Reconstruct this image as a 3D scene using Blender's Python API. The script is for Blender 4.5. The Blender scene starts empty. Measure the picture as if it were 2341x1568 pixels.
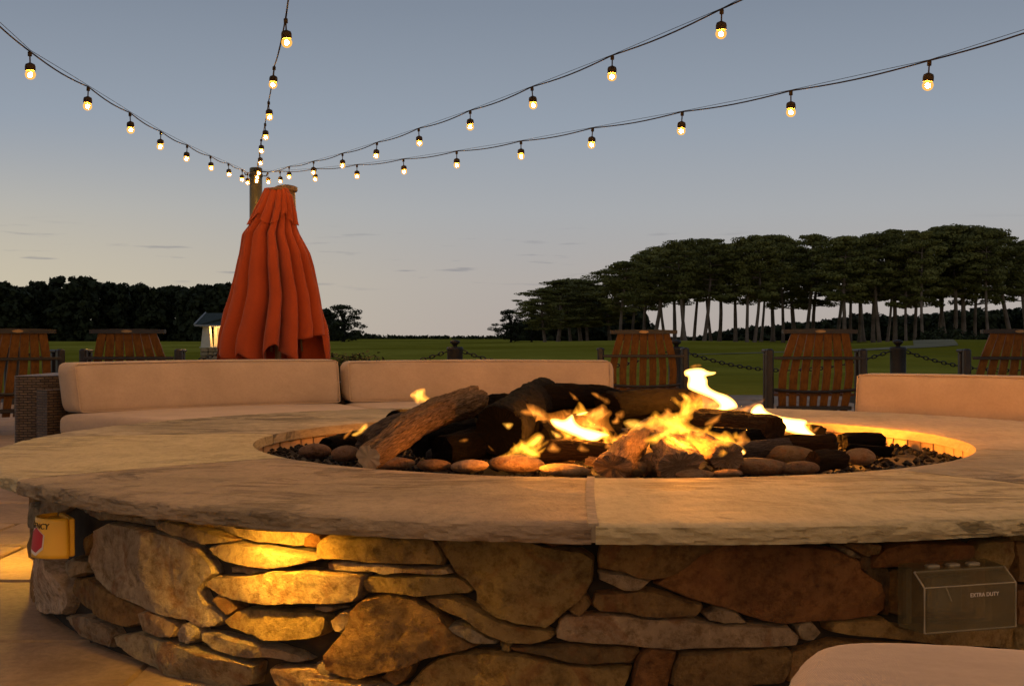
import bpy, bmesh, math, random
import numpy as np
from mathutils import Vector, Matrix, noise as mn
from mathutils.geometry import delaunay_2d_cdt

random.seed(7)
PI = math.pi
sc = bpy.context.scene
COL = sc.collection

# ------------------------------------------------------------------ camera, sky, exposure
F = 2800.0            # focal length and frame in pixels of a 2341 x 1568 copy of the photograph
CX, HY, CAMH = 1170.5, 770.0, 0.76
cam_d = bpy.data.cameras.new("camera")
cam = bpy.data.objects.new("camera", cam_d)
COL.objects.link(cam)
cam.location = (0, 0, CAMH)
cam.rotation_euler = (PI / 2, 0, 0)
cam_d.sensor_width = 36.0
cam_d.lens = 36.0 * F / 2341.0
cam_d.shift_y = -(784.0 - HY) / 2341.0
cam_d.clip_start = 0.02
cam_d.clip_end = 6000.0
sc.camera = cam

world = bpy.data.worlds.new("World")
sc.world = world
world.use_nodes = True
wn, wl = world.node_tree.nodes, world.node_tree.links
wn.clear()
w_out = wn.new("ShaderNodeOutputWorld")
w_bg = wn.new("ShaderNodeBackground")
w_sky = wn.new("ShaderNodeTexSky")
w_sky.sky_type = 'NISHITA'
w_sky.sun_disc = False
w_sky.sun_elevation = math.radians(1.0)
w_sky.sun_rotation = math.radians(-75.0)
w_sky.air_density = 1.0
w_sky.dust_density = 1.5
w_sky.ozone_density = 2.0
w_hsv = wn.new("ShaderNodeHueSaturation")
w_hsv.inputs["Saturation"].default_value = 0.55
w_hsv.inputs["Value"].default_value = 1.0
wl.new(w_sky.outputs[0], w_hsv.inputs["Color"])
# dusk veil: an even band of haze light round the whole horizon, fading upward
w_geo = wn.new("ShaderNodeTexCoord")
w_sep = wn.new("ShaderNodeSeparateXYZ")
wl.new(w_geo.outputs["Generated"], w_sep.inputs[0])
w_ramp = wn.new("ShaderNodeValToRGB")
cr = w_ramp.color_ramp
cr.elements[0].position = 0.0
cr.elements[0].color = (0.50, 0.435, 0.395, 1)
cr.elements[1].position = 1.0
cr.elements[1].color = (0.10, 0.13, 0.19, 1)
for pos, c in ((0.045, (0.495, 0.455, 0.425, 1)), (0.10, (0.44, 0.455, 0.475, 1)), (0.17, (0.335, 0.388, 0.462, 1)), (0.26, (0.242, 0.288, 0.362, 1)), (0.5, (0.16, 0.19, 0.255, 1))):
    e = cr.elements.new(pos)
    e.color = c
wl.new(w_sep.outputs["Z"], w_ramp.inputs["Fac"])
w_mix = wn.new("ShaderNodeMixRGB")
w_mix.inputs["Fac"].default_value = 0.88
w_scl = wn.new("ShaderNodeMixRGB")
w_scl.blend_type = 'MULTIPLY'
w_scl.inputs["Fac"].default_value = 1.0
w_scl.inputs["Color2"].default_value = (0.055, 0.055, 0.055, 1)
wl.new(w_hsv.outputs[0], w_scl.inputs["Color1"])
wl.new(w_scl.outputs[0], w_mix.inputs["Color1"])
wl.new(w_ramp.outputs[0], w_mix.inputs["Color2"])
# sunset glow: warm and low, centred where the sun went down, left of the view
w_dot = wn.new("ShaderNodeVectorMath")
w_dot.operation = 'DOT_PRODUCT'
w_dot.inputs[1].default_value = (-0.78, 0.62, 0.0)
wl.new(w_geo.outputs["Generated"], w_dot.inputs[0])
w_az = wn.new("ShaderNodeValToRGB")
w_az.color_ramp.interpolation = 'EASE'
w_az.color_ramp.elements[0].position = 0.58
w_az.color_ramp.elements[0].color = (0, 0, 0, 1)
w_az.color_ramp.elements[1].position = 1.0
w_az.color_ramp.elements[1].color = (1, 1, 1, 1)
wl.new(w_dot.outputs["Value"], w_az.inputs["Fac"])
w_el = wn.new("ShaderNodeValToRGB")
w_el.color_ramp.interpolation = 'EASE'
w_el.color_ramp.elements[0].position = 0.0
w_el.color_ramp.elements[0].color = (1, 1, 1, 1)
w_el.color_ramp.elements[1].position = 0.17
w_el.color_ramp.elements[1].color = (0, 0, 0, 1)
wl.new(w_sep.outputs["Z"], w_el.inputs["Fac"])
w_gl = wn.new("ShaderNodeMath")
w_gl.operation = 'MULTIPLY'
wl.new(w_az.outputs[0], w_gl.inputs[0])
wl.new(w_el.outputs[0], w_gl.inputs[1])
w_glow = wn.new("ShaderNodeMixRGB")
w_glow.inputs["Color2"].default_value = (0.64, 0.565, 0.395, 1)
wl.new(w_gl.outputs[0], w_glow.inputs["Fac"])
wl.new(w_mix.outputs[0], w_glow.inputs["Color1"])
# thin streaks of cloud low over the horizon
w_map = wn.new("ShaderNodeMapping")
w_map.inputs["Scale"].default_value = (7.0, 7.0, 95.0)
w_noi = wn.new("ShaderNodeTexNoise")
w_noi.inputs["Scale"].default_value = 2.6
w_noi.inputs["Detail"].default_value = 4.0
wl.new(w_geo.outputs["Generated"], w_map.inputs[0])
wl.new(w_map.outputs[0], w_noi.inputs["Vector"])
w_cr = wn.new("ShaderNodeValToRGB")
w_cr.color_ramp.elements[0].position = 0.61
w_cr.color_ramp.elements[0].color = (0, 0, 0, 1)
w_cr.color_ramp.elements[1].position = 0.72
w_cr.color_ramp.elements[1].color = (1, 1, 1, 1)
wl.new(w_noi.outputs["Fac"], w_cr.inputs["Fac"])
w_band = wn.new("ShaderNodeValToRGB")
bb = w_band.color_ramp
bb.elements[0].position = 0.030
bb.elements[0].color = (0, 0, 0, 1)
bb.elements[1].position = 0.095
bb.elements[1].color = (0, 0, 0, 1)
e = bb.elements.new(0.052)
e.color = (0.62, 0.62, 0.62, 1)
e = bb.elements.new(0.074)
e.color = (0.45, 0.45, 0.45, 1)
wl.new(w_sep.outputs["Z"], w_band.inputs["Fac"])
w_m1 = wn.new("ShaderNodeMath")
w_m1.operation = 'MULTIPLY'
wl.new(w_cr.outputs[0], w_m1.inputs[0])
wl.new(w_band.outputs[0], w_m1.inputs[1])
w_cl = wn.new("ShaderNodeMixRGB")
w_cl.inputs["Color2"].default_value = (0.22, 0.22, 0.25, 1)
wl.new(w_m1.outputs[0], w_cl.inputs["Fac"])
wl.new(w_glow.outputs[0], w_cl.inputs["Color1"])
wl.new(w_cl.outputs[0], w_bg.inputs["Color"])
w_bg.inputs["Strength"].default_value = 1.0
wl.new(w_bg.outputs[0], w_out.inputs["Surface"])

sc.view_settings.view_transform = 'Standard'
sc.view_settings.look = 'None'
sc.view_settings.exposure = 0.0
sc.view_settings.gamma = 1.0
sc.view_settings.use_curve_mapping = False
sc.render.engine = 'CYCLES'
sc.cycles.use_denoising = True
sc.cycles.use_adaptive_sampling = True
sc.cycles.adaptive_threshold = 0.02
sc.cycles.max_bounces = 6
sc.cycles.transparent_max_bounces = 24
sc.cycles.sample_clamp_indirect = 4.0
sc.cycles.use_light_tree = True
sc.cycles.volume_bounces = 0

BULB_L = 2100.0        # radiance of a lit bulb
FIRE_W = 5.0          # scale of the firelight
LEDGE_L = 2.7         # scale of the lamps under the coping

# ------------------------------------------------------------------ helpers
def px(x, y, Z):
    """point at depth Z seen at photograph pixel (x, y)"""
    return Vector(((x - CX) * Z / F, Z, CAMH - (y - HY) * Z / F))

def px_plane(x, y, h):
    Z = (CAMH - h) * F / (y - HY)
    return Vector(((x - CX) * Z / F, Z, h))

def link(name, me, mat=None, parent=None):
    o = bpy.data.objects.new(name, me)
    COL.objects.link(o)
    if mat is not None and me is not None and not me.materials:
        me.materials.append(mat)
    if parent is not None:
        o.parent = parent
    return o

def tag(o, label=None, cat=None, group=None, kind=None):
    if label: o["label"] = label
    if cat: o["category"] = cat
    if group: o["group"] = group
    if kind: o["kind"] = kind
    return o

def empty(name, loc=(0, 0, 0), rz=0.0):
    o = bpy.data.objects.new(name, None)
    COL.objects.link(o)
    o.location = loc
    o.rotation_euler = (0, 0, rz)
    return o

def mesh(name, v, f, smooth=False):
    me = bpy.data.meshes.new(name)
    me.from_pydata([tuple(p) for p in v], [], f)
    if smooth:
        me.polygons.foreach_set("use_smooth", [True] * len(me.polygons))
    me.update()
    return me

class MB:
    """collects shapes into one mesh"""
    def __init__(s): s.v, s.f = [], []
    def add(s, v, f):
        n = len(s.v); s.v += [tuple(p) for p in v]; s.f += [tuple(i + n for i in q) for q in f]
    def hexa(s, p):
        s.add(p, [(0, 3, 2, 1), (4, 5, 6, 7), (0, 1, 5, 4), (1, 2, 6, 5), (2, 3, 7, 6), (3, 0, 4, 7)])
    def box(s, c, d, m=None):
        x, y, z = d[0] / 2, d[1] / 2, d[2] / 2
        p = [Vector(q) for q in ((-x, -y, -z), (x, -y, -z), (x, y, -z), (-x, y, -z), (-x, -y, z), (x, -y, z), (x, y, z), (-x, y, z))]
        if m: p = [m @ q for q in p]
        s.hexa([q + Vector(c) for q in p])
    def rbox(s, c, d, r=0.006, m=None):
        """box with chamfered edges"""
        x, y, z = d[0] / 2, d[1] / 2, d[2] / 2
        r = min(r, x * .9, y * .9, z * .9)
        v = []
        for zz, i in ((-z, r), (-z + r, 0), (z - r, 0), (z, r)):
            for sx, sy in ((-1, -1), (1, -1), (1, 1), (-1, 1)):
                if sx * sy > 0:
                    q = [(sx * (x - i), sy * (y - i - r)), (sx * (x - i - r), sy * (y - i))]
                else:
                    q = [(sx * (x - i - r), sy * (y - i)), (sx * (x - i), sy * (y - i - r))]
                if (sx, sy) == (-1, -1): q = [(-(x - i), -(y - i - r)), (-(x - i - r), -(y - i))]
                if (sx, sy) == (1, -1): q = [((x - i - r), -(y - i)), ((x - i), -(y - i - r))]
                if (sx, sy) == (1, 1): q = [((x - i), (y - i - r)), ((x - i - r), (y - i))]
                if (sx, sy) == (-1, 1): q = [(-(x - i - r), (y - i)), (-(x - i), (y - i - r))]
                for a, b in q: v.append(Vector((a, b, zz)))
        if m: v = [m @ q for q in v]
        v = [q + Vector(c) for q in v]
        f = []
        for k in range(3):
            for j in range(8):
                a, b = k * 8 + j, k * 8 + (j + 1) % 8
                f.append((a, b, b + 8, a + 8))
        f.append(tuple(range(7, -1, -1))); f.append(tuple(range(24, 32)))
        s.add(v, f)
    def tube(s, pts, rad, n=8, cap=True):
        pts = [Vector(p) for p in pts]
        if not hasattr(rad, "__len__"): rad = [rad] * len(pts)
        base = len(s.v)
        up = Vector((0, 0, 1))
        for i, p in enumerate(pts):
            t = (pts[min(i + 1, len(pts) - 1)] - pts[max(i - 1, 0)]).normalized()
            a = t.cross(up)
            if a.length < 0.05: a = t.cross(Vector((1, 0, 0)))
            a.normalize(); b = t.cross(a)
            for k in range(n):
                w = 2 * PI * k / n
                s.v.append(tuple(p + (a * math.cos(w) + b * math.sin(w)) * rad[i]))
        for i in range(len(pts) - 1):
            for k in range(n):
                p0 = base + i * n + k; p1 = base + i * n + (k + 1) % n
                s.f.append((p0, p0 + n, p1 + n, p1))
        if cap:
            s.f.append(tuple(base + k for k in range(n)))
            e0 = base + (len(pts) - 1) * n
            s.f.append(tuple(e0 + k for k in range(n - 1, -1, -1)))
    def lathe(s, prof, c=(0, 0, 0), n=16):
        base = len(s.v)
        for r, z in prof:
            for k in range(n):
                w = 2 * PI * k / n
                s.v.append((c[0] + r * math.cos(w), c[1] + r * math.sin(w), c[2] + z))
        for i in range(len(prof) - 1):
            for k in range(n):
                p0 = base + i * n + k; p1 = base + i * n + (k + 1) % n
                s.f.append((p0, p1, p1 + n, p0 + n))
        s.f.append(tuple(base + k for k in range(n - 1, -1, -1)))
        e0 = base + (len(prof) - 1) * n
        s.f.append(tuple(e0 + k for k in range(n)))
    def build(s, name, mat=None, parent=None, smooth=False):
        return link(name, mesh(name, s.v, s.f, smooth), mat, parent)

def nz(x, y, z, o=1):
    v = Vector((x, y, z)); t = 0.0; a = 1.0; sm = 0.0
    for i in range(o):
        t += a * mn.noise(v); sm += a; a *= 0.5; v = v * 2.03 + Vector((3.1, 1.7, 9.2))
    return t / sm

# ------------------------------------------------------------------ materials
class NT:
    def __init__(s, name):
        s.m = bpy.data.materials.new(name); s.m.use_nodes = True
        s.n = s.m.node_tree.nodes; s.l = s.m.node_tree.links
        s.n.clear(); s.out = s.n.new("ShaderNodeOutputMaterial")
    def node(s, t, **k):
        o = s.n.new(t)
        for a, b in k.items():
            if a in o.inputs: s.put(o.inputs[a], b)
            else: setattr(o, a, b)
        return o
    def put(s, i, v):
        if isinstance(v, bpy.types.NodeSocket): s.l.new(v, i)
        else: i.default_value = v
    def coords(s, kind="Object", scale=(1, 1, 1), rot=(0, 0, 0), loc=(0, 0, 0)):
        tc = s.node("ShaderNodeTexCoord")
        mp = s.node("ShaderNodeMapping")
        mp.inputs["Scale"].default_value = scale; mp.inputs["Rotation"].default_value = rot; mp.inputs["Location"].default_value = loc
        s.l.new(tc.outputs[kind], mp.inputs["Vector"])
        return mp.outputs[0]
    def noise(s, co, scale, detail=4, rough=0.55, dist=0.0):
        o = s.node("ShaderNodeTexNoise")
        s.l.new(co, o.inputs["Vector"]); o.inputs["Scale"].default_value = scale
        o.inputs["Detail"].default_value = detail; o.inputs["Roughness"].default_value = rough; o.inputs["Distortion"].default_value = dist
        return o.outputs["Fac"]
    def ramp(s, fac, stops):
        o = s.node("ShaderNodeValToRGB"); c = o.color_ramp
        def col(q): return (q, q, q, 1) if not hasattr(q, "__len__") else (*q, 1)
        c.elements[0].position, c.elements[0].color = stops[0][0], col(stops[0][1])
        c.elements[1].position, c.elements[1].color = stops[-1][0], col(stops[-1][1])
        for p, q in stops[1:-1]:
            e = c.elements.new(p); e.color = col(q)
        s.l.new(fac, o.inputs["Fac"]); return o.outputs[0]
    def mix(s, fac, a, b, mode='MIX'):
        o = s.node("ShaderNodeMixRGB"); o.blend_type = mode
        for i, v in (("Fac", fac), ("Color1", a), ("Color2", b)):
            if not isinstance(v, bpy.types.NodeSocket) and i != "Fac" and len(v) == 3: v = (*v, 1)
            s.put(o.inputs[i], v)
        return o.outputs[0]
    def math(s, op, a, b=0.0):
        o = s.node("ShaderNodeMath"); o.operation = op
        s.put(o.inputs[0], a); s.put(o.inputs[1], b); return o.outputs[0]
    def bump(s, h, strength=0.5, dist=0.01, normal=None):
        o = s.node("ShaderNodeBump"); s.l.new(h, o.inputs["Height"])
        o.inputs["Strength"].default_value = strength; o.inputs["Distance"].default_value = dist
        if normal: s.l.new(normal, o.inputs["Normal"])
        return o.outputs[0]
    def principled(s, color, rough=0.7, normal=None, metal=0.0, spec=0.4, **k):
        o = s.node("ShaderNodeBsdfPrincipled")
        if not isinstance(color, bpy.types.NodeSocket): color = (*color, 1) if len(color) == 3 else color
        s.put(o.inputs["Base Color"], color); s.put(o.inputs["Roughness"], rough)
        s.put(o.inputs["Metallic"], metal); s.put(o.inputs["Specular IOR Level"], spec)
        for a, b in k.items(): s.put(o.inputs[a.replace("_", " ")], b)
        if normal: s.l.new(normal, o.inputs["Normal"])
        s.l.new(o.outputs[0], s.out.inputs["Surface"]); return o

def plain(name, color, rough=0.6, metal=0.0, spec=0.4, var=0.25, scale=20.0, bump=0.0):
    t = NT(name); co = t.coords()
    n = t.noise(co, scale, 5)
    c = t.mix(t.ramp(n, [(0.3, 0.0), (0.7, 1.0)]), tuple(q * (1 - var) for q in color), tuple(min(1, q * (1 + var)) for q in color))
    t.principled(c, rough, t.bump(n, bump, 0.004) if bump else None, metal, spec)
    return t.m

def emit(name, color, strength):
    t = NT(name)
    e = t.node("ShaderNodeEmission"); e.inputs["Color"].default_value = (*color, 1); e.inputs["Strength"].default_value = strength
    t.l.new(e.outputs[0], t.out.inputs["Surface"]); return t.m

def mat_stone():
    t = NT("wall_stone"); co = t.coords()
    oi = t.node("ShaderNodeObjectInfo")
    vv = t.node("ShaderNodeVectorMath"); vv.operation = 'ADD'
    t.l.new(co, vv.inputs[0])
    cb = t.node("ShaderNodeCombineXYZ"); s = t.math('MULTIPLY', oi.outputs["Random"], 37.0)
    t.l.new(s, cb.inputs[0]); t.l.new(s, cb.inputs[2]); t.l.new(cb.outputs[0], vv.inputs[1])
    p = vv.outputs[0]
    big = t.noise(p, 7, 6, 0.65, 0.6); fine = t.noise(p, 38, 8, 0.72); pit = t.noise(p, 95, 5, 0.75)
    c = t.mix(t.ramp(big, [(0.32, 0.0), (0.68, 1.0)]), (0.62, 0.60, 0.58), (1.25, 1.2, 1.12))
    c = t.mix(1.0, oi.outputs["Color"], c, 'MULTIPLY')
    c = t.mix(t.ramp(fine, [(0.34, 0.9), (0.54, 0.0)]), c, t.mix(1.0, c, (0.42, 0.36, 0.28), 'MULTIPLY'))
    c = t.mix(t.ramp(pit, [(0.56, 0.0), (0.72, 0.55)]), c, t.mix(1.0, c, (1.7, 1.65, 1.5), 'MULTIPLY'))
    rust = t.noise(p, 10, 4, 0.6, 1.2)
    al = t.math('MULTIPLY', t.ramp(rust, [(0.54, 0.0), (0.66, 1.0)]), 0.55)
    c = t.mix(al, c, (0.26, 0.10, 0.03))
    h = t.math('ADD', t.math('MULTIPLY', fine, 0.7), t.math('ADD', t.math('MULTIPLY', pit, 0.25), t.math('MULTIPLY', big, 0.8)))
    t.principled(c, 0.82, t.bump(h, 1.0, 0.034), spec=0.25)
    return t.m

def mat_slab(name, tones, ang, seed, streak=0.5):
    """riven sandstone with grain running in one direction"""
    t = NT(name)
    co = t.coords(scale=(1, 1, 1), rot=(0, 0, ang), loc=(seed, seed * 1.7, 0))
    def stretch(sx, sy):
        m = t.node("ShaderNodeMapping"); m.inputs["Scale"].default_value = (sx, sy, 2.4); t.l.new(co, m.inputs[0]); return m.outputs[0]
    warp = t.noise(co, 1.3, 5, 0.6, 0.8)
    s1 = t.noise(stretch(1.0, 0.9), 2.4, 9, 0.60, 0.9)
    s2 = t.noise(stretch(0.9, 2.4), 2.2, 9, 0.66, 2.6)
    patch = t.ramp(t.noise(stretch(1.0, 0.8), 1.7, 4, 0.6), [(0.42, 0.0), (0.60, 1.0)])
    fine = t.noise(stretch(1.0, 0.45), 48, 7, 0.72)
    mott = t.noise(stretch(1.0, 0.5), 10, 6, 0.65, 0.5)
    c = t.ramp(s1, [(0.32, tones[0]), (0.5, tones[1]), (0.68, tones[2])])
    c = t.mix(t.ramp(warp, [(0.42, 0.0), (0.62, 0.55)]), c, tones[3])
    c = t.mix(t.ramp(mott, [(0.30, 0.28), (0.50, 0.0)]), c, tuple(q * 0.62 for q in tones[0]))
    st = t.math('MULTIPLY', t.math('MULTIPLY', t.ramp(s2, [(0.41, 1.0), (0.50, 0.0)]), patch), streak)
    c = t.mix(st, c, tuple(q * 0.40 for q in tones[0]))
    c = t.mix(t.ramp(fine, [(0.36, 0.35), (0.55, 0.0)]), c, tuple(q * 0.55 for q in tones[0]))
    spots = t.noise(stretch(1.0, 0.8), 12, 3, 0.5)
    c = t.mix(t.ramp(spots, [(0.70, 0.0), (0.76, 0.6)]), c, tuple(q * 0.35 for q in tones[0]))
    h = t.math('ADD', t.math('MULTIPLY', st, -0.9), t.math('ADD', t.math('MULTIPLY', s1, 1.0), t.math('ADD', t.math('MULTIPLY', fine, 0.13), t.math('MULTIPLY', mott, 0.35))))
    t.principled(c, t.ramp(s1, [(0.3, 0.66), (0.7, 0.8)]), t.bump(h, 1.0, 0.022), spec=0.25)
    return t.m

def mat_fabric(name, color):
    t = NT(name); co = t.coords("Object")
    a = t.node("ShaderNodeTexWave"); a.inputs["Scale"].default_value = 190; a.bands_direction = 'X'; t.l.new(co, a.inputs[0])
    b = t.node("ShaderNodeTexWave"); b.inputs["Scale"].default_value = 190; b.bands_direction = 'Z'; t.l.new(co, b.inputs[0])
    w = t.math('ADD', a.outputs["Fac"], b.outputs["Fac"])
    n = t.noise(co, 3.5, 5, 0.6); f = t.noise(co, 90, 4)
    c = t.mix(t.ramp(n, [(0.35, 0.0), (0.68, 1.0)]), tuple(q * 0.88 for q in color), tuple(q * 1.08 for q in color))
    c = t.mix(t.ramp(f, [(0.35, 0.16), (0.6, 0.0)]), c, tuple(q * 0.6 for q in color))
    nb = t.bump(t.math('ADD', w, f), 0.25, 0.0012)
    crease = t.noise(t.coords("Object", scale=(1.6, 1.6, 2.6)), 2.0, 3, 0.45, 0.8)
    nb2 = t.bump(crease, 0.35, 0.03, nb)
    t.principled(c, 0.92, nb2, spec=0.15, Sheen_Weight=0.15)
    return t.m

def mat_wood(name, c0, c1, rough=0.65, axis=(14, 14, 1.2), scale=3.0, bump=0.4):
    t = NT(name); oi = t.node("ShaderNodeObjectInfo")
    co = t.coords(scale=axis)
    vv = t.node("ShaderNodeVectorMath"); vv.operation = 'ADD'; t.l.new(co, vv.inputs[0])
    cb = t.node("ShaderNodeCombineXYZ"); t.l.new(t.math('MULTIPLY', oi.outputs["Random"], 21.0), cb.inputs[2]); t.l.new(cb.outputs[0], vv.inputs[1])
    n = t.noise(vv.outputs[0], scale, 7, 0.62, 0.6)
    c = t.mix(t.ramp(n, [(0.32, 0.0), (0.66, 1.0)]), c0, c1)
    t.principled(c, rough, t.bump(n, bump, 0.004), spec=0.3)
    return t.m

def mat_wicker():
    t = NT("wicker")
    co = t.coords("UV", scale=(1, 1, 1))
    br = t.node("ShaderNodeTexBrick"); t.l.new(co, br.inputs["Vector"])
    br.inputs["Scale"].default_value = 1.0
    br.inputs["Brick Width"].default_value = 0.040; br.inputs["Row Height"].default_value = 0.013
    br.inputs["Mortar Size"].default_value = 0.0035; br.inputs["Mortar Smooth"].default_value = 0.9
    br.inputs["Color1"].default_value = (0.135, 0.092, 0.060, 1); br.inputs["Color2"].default_value = (0.080, 0.052, 0.034, 1)
    br.inputs["Mortar"].default_value = (0.012, 0.008, 0.006, 1)
    inv = t.math('SUBTRACT', 1.0, br.outputs["Fac"])
    t.principled(br.outputs["Color"], 0.42, t.bump(inv, 1.0, 0.006), spec=0.5)
    return t.m

def mat_bark(name, c0, c1, scale=16.0, rough=0.9, bump=1.0):
    t = NT(name); co = t.coords("UV", scale=(13, 1.1, 1))
    n = t.noise(co, scale * 0.25, 7, 0.68, 0.8)
    v = t.node("ShaderNodeTexVoronoi"); v.inputs["Scale"].default_value = scale * 0.5; t.l.new(co, v.inputs["Vector"])
    h = t.math('ADD', t.math('MULTIPLY', n, 1.25), t.math('MULTIPLY', v.outputs["Distance"], 0.18))
    c = t.mix(t.ramp(h, [(0.48, 0.0), (0.70, 0.5), (0.92, 1.0)]), c0, c1)
    t.principled(c, rough, t.bump(h, bump, 0.008), spec=0.06)
    return t.m

def mat_leaf(name, c0, c1):
    t = NT(name); co = t.coords()
    oi = t.node("ShaderNodeObjectInfo")
    n = t.noise(co, 0.9, 3)
    c = t.mix(t.ramp(n, [(0.35, 0.0), (0.65, 1.0)]), c0, c1)
    c = t.mix(t.math('MULTIPLY', oi.outputs["Random"], 0.4), c, tuple(q * 0.55 for q in c0))
    t.principled(c, 0.75, None, spec=0.2)
    return t.m

def mat_grass():
    t = NT("grass"); co = t.coords()
    a = t.noise(t.coords(scale=(1, 0.6, 1)), 0.055, 5, 0.6, 0.5); b = t.noise(co, 1.3, 6, 0.7); c_ = t.noise(co, 18, 5, 0.7)
    st = t.noise(t.coords(scale=(0.02, 0.25, 1)), 1.2, 4, 0.6)
    c = t.mix(t.ramp(a, [(0.42, 0.0), (0.60, 1.0)]), (0.26, 0.222, 0.020), (0.50, 0.42, 0.060))
    c = t.mix(t.ramp(b, [(0.3, 0.55), (0.6, 0.0)]), c, (0.22, 0.19, 0.018))
    c = t.mix(t.ramp(c_, [(0.35, 0.45), (0.6, 0.0)]), c, (0.20, 0.175, 0.016))
    c = t.mix(t.ramp(st, [(0.5, 0.0), (0.7, 0.4)]), c, (0.20, 0.19, 0.04))
    t.principled(c, 0.9, t.bump(t.math('ADD', b, c_), 1.0, 0.05), spec=0.0)
    return t.m

def mat_paving():
    t = NT("flagstone"); co = t.coords("Object")
    oi = t.node("ShaderNodeObjectInfo")
    vv = t.node("ShaderNodeVectorMath"); vv.operation = 'ADD'; t.l.new(co, vv.inputs[0])
    cb = t.node("ShaderNodeCombineXYZ"); s = t.math('MULTIPLY', oi.outputs["Random"], 53.0)
    t.l.new(s, cb.inputs[0]); t.l.new(s, cb.inputs[1]); t.l.new(cb.outputs[0], vv.inputs[1])
    m = t.node("ShaderNodeMapping"); m.inputs["Scale"].default_value = (1.0, 1.2, 1); t.l.new(vv.outputs[0], m.inputs[0])
    a = t.noise(m.outputs[0], 2.6, 7, 0.62, 0.6); f = t.noise(vv.outputs[0], 45, 5, 0.7)
    c = t.ramp(a, [(0.3, (0.20, 0.135, 0.080)), (0.5, (0.33, 0.235, 0.145)), (0.7, (0.42, 0.30, 0.19))])
    c = t.mix(t.ramp(f, [(0.34, 0.4), (0.6, 0.0)]), c, (0.13, 0.09, 0.05))
    hs = t.node("ShaderNodeHueSaturation"); t.l.new(c, hs.inputs["Color"])
    t.l.new(t.math('ADD', t.math('MULTIPLY', oi.outputs["Random"], 0.5), 0.72), hs.inputs["Value"])
    t.principled(hs.outputs[0], 0.72, t.bump(t.math('ADD', a, t.math('MULTIPLY', f, 0.2)), 0.8, 0.012), spec=0.3)
    return t.m

def mat_flame(name, col, surf, vol):
    """burning gas: light given off through the depth of the flame, brighter where it is thicker"""
    t = NT(name)
    tr = t.node("ShaderNodeBsdfTransparent")
    t.l.new(tr.outputs[0], t.out.inputs["Surface"])
    ve = t.node("ShaderNodeEmission"); ve.inputs["Color"].default_value = (*col, 1); ve.inputs["Strength"].default_value = vol
    if vol < 100:
        n = t.noise(t.coords(scale=(1.0, 1.0, 0.55)), 26, 3, 0.6, 1.5)
        t.l.new(t.math('MULTIPLY', t.ramp(n, [(0.34, 0.35), (0.50, 0.9), (0.68, 1.9)]), vol), ve.inputs["Strength"])
        t.m.cycles.volume_step_rate = 2.0
    t.l.new(ve.outputs[0], t.out.inputs["Volume"])
    return t.m

M = {}
M['stone'] = mat_stone()
M['mortar'] = plain("mortar_dark", (0.040, 0.029, 0.017), 0.95, scale=30, bump=0.8)
M['mortar_pale'] = plain("mortar_pale", (0.30, 0.24, 0.16), 0.95, scale=40, bump=0.8)
M['grass'] = mat_grass()
M['paving'] = mat_paving()
M['cushion'] = mat_fabric("cushion_fabric", (0.455, 0.338, 0.235))
M['wicker'] = mat_wicker()
M['slat'] = mat_wood("chair_slat", (0.100, 0.042, 0.009), (0.195, 0.083, 0.016), 0.5)
M['black'] = plain("black_frame", (0.016, 0.013, 0.012), 0.45, var=0.3)
M['iron'] = plain("black_iron", (0.018, 0.017, 0.016), 0.5, 0.3, bump=0.3)
M['bronze'] = plain("emblem_bronze", (0.24, 0.15, 0.07), 0.4, 0.6)
M['canvas'] = mat_fabric("umbrella_canvas", (0.37, 0.060, 0.016))
M['post_wood'] = mat_wood("post_wood", (0.10, 0.062, 0.032), (0.22, 0.14, 0.075), 0.6)
M['pole'] = plain("pole_metal", (0.13, 0.115, 0.06), 0.28, 0.75, var=0.35, scale=9, bump=0.2)
M['cable'] = plain("cable", (0.016, 0.013, 0.011), 0.95, spec=0.05)
M['socket'] = plain("lamp_socket", (0.022, 0.016, 0.010), 0.8, spec=0.15)
M['bulb'] = emit("bulb_filament", (1.0, 0.53, 0.095), BULB_L)
def mat_glow():
    t = NT("bulb_glass"); tr = t.node("ShaderNodeBsdfTransparent"); e = t.node("ShaderNodeEmission"); a = t.node("ShaderNodeAddShader")
    tr.inputs["Color"].default_value = (0.88, 0.74, 0.48, 1)
    e.inputs["Color"].default_value = (1.0, 0.46, 0.05, 1); e.inputs["Strength"].default_value = 0.50
    t.l.new(tr.outputs[0], a.inputs[0]); t.l.new(e.outputs[0], a.inputs[1]); t.l.new(a.outputs[0], t.out.inputs["Surface"])
    t.m.cycles.emission_sampling = 'NONE'
    return t.m
M['glass'] = mat_glow()
M['needle'] = mat_leaf("pine_needles", (0.125, 0.120, 0.024), (0.27, 0.235, 0.055))
M['leaf'] = mat_leaf("broad_leaves", (0.024, 0.029, 0.010), (0.060, 0.064, 0.019))
M['pine_bark'] = plain("pine_bark", (0.24, 0.165, 0.112), 0.95, var=0.6, scale=0.7)
M['bark'] = plain("dark_bark", (0.05, 0.04, 0.03), 0.95)
M['path'] = plain("path_sand", (0.22, 0.175, 0.07), 0.95, scale=1.0)
M['brick'] = plain("firebrick", (0.42, 0.30, 0.19), 0.9, var=0.25, scale=12, bump=0.5)
M['lava'] = plain("lava_rock", (0.0022, 0.0018, 0.0016), 0.95, var=0.5, scale=40, bump=1.0)
M['log'] = mat_bark("log_bark", (0.030, 0.018, 0.010), (0.24, 0.155, 0.088))
M['char'] = mat_bark("charred_log", (0.0010, 0.0009, 0.0009), (0.0036, 0.0028, 0.0024))
M['brownlog'] = mat_bark("brown_log", (0.008, 0.005, 0.003), (0.040, 0.024, 0.013))
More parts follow.
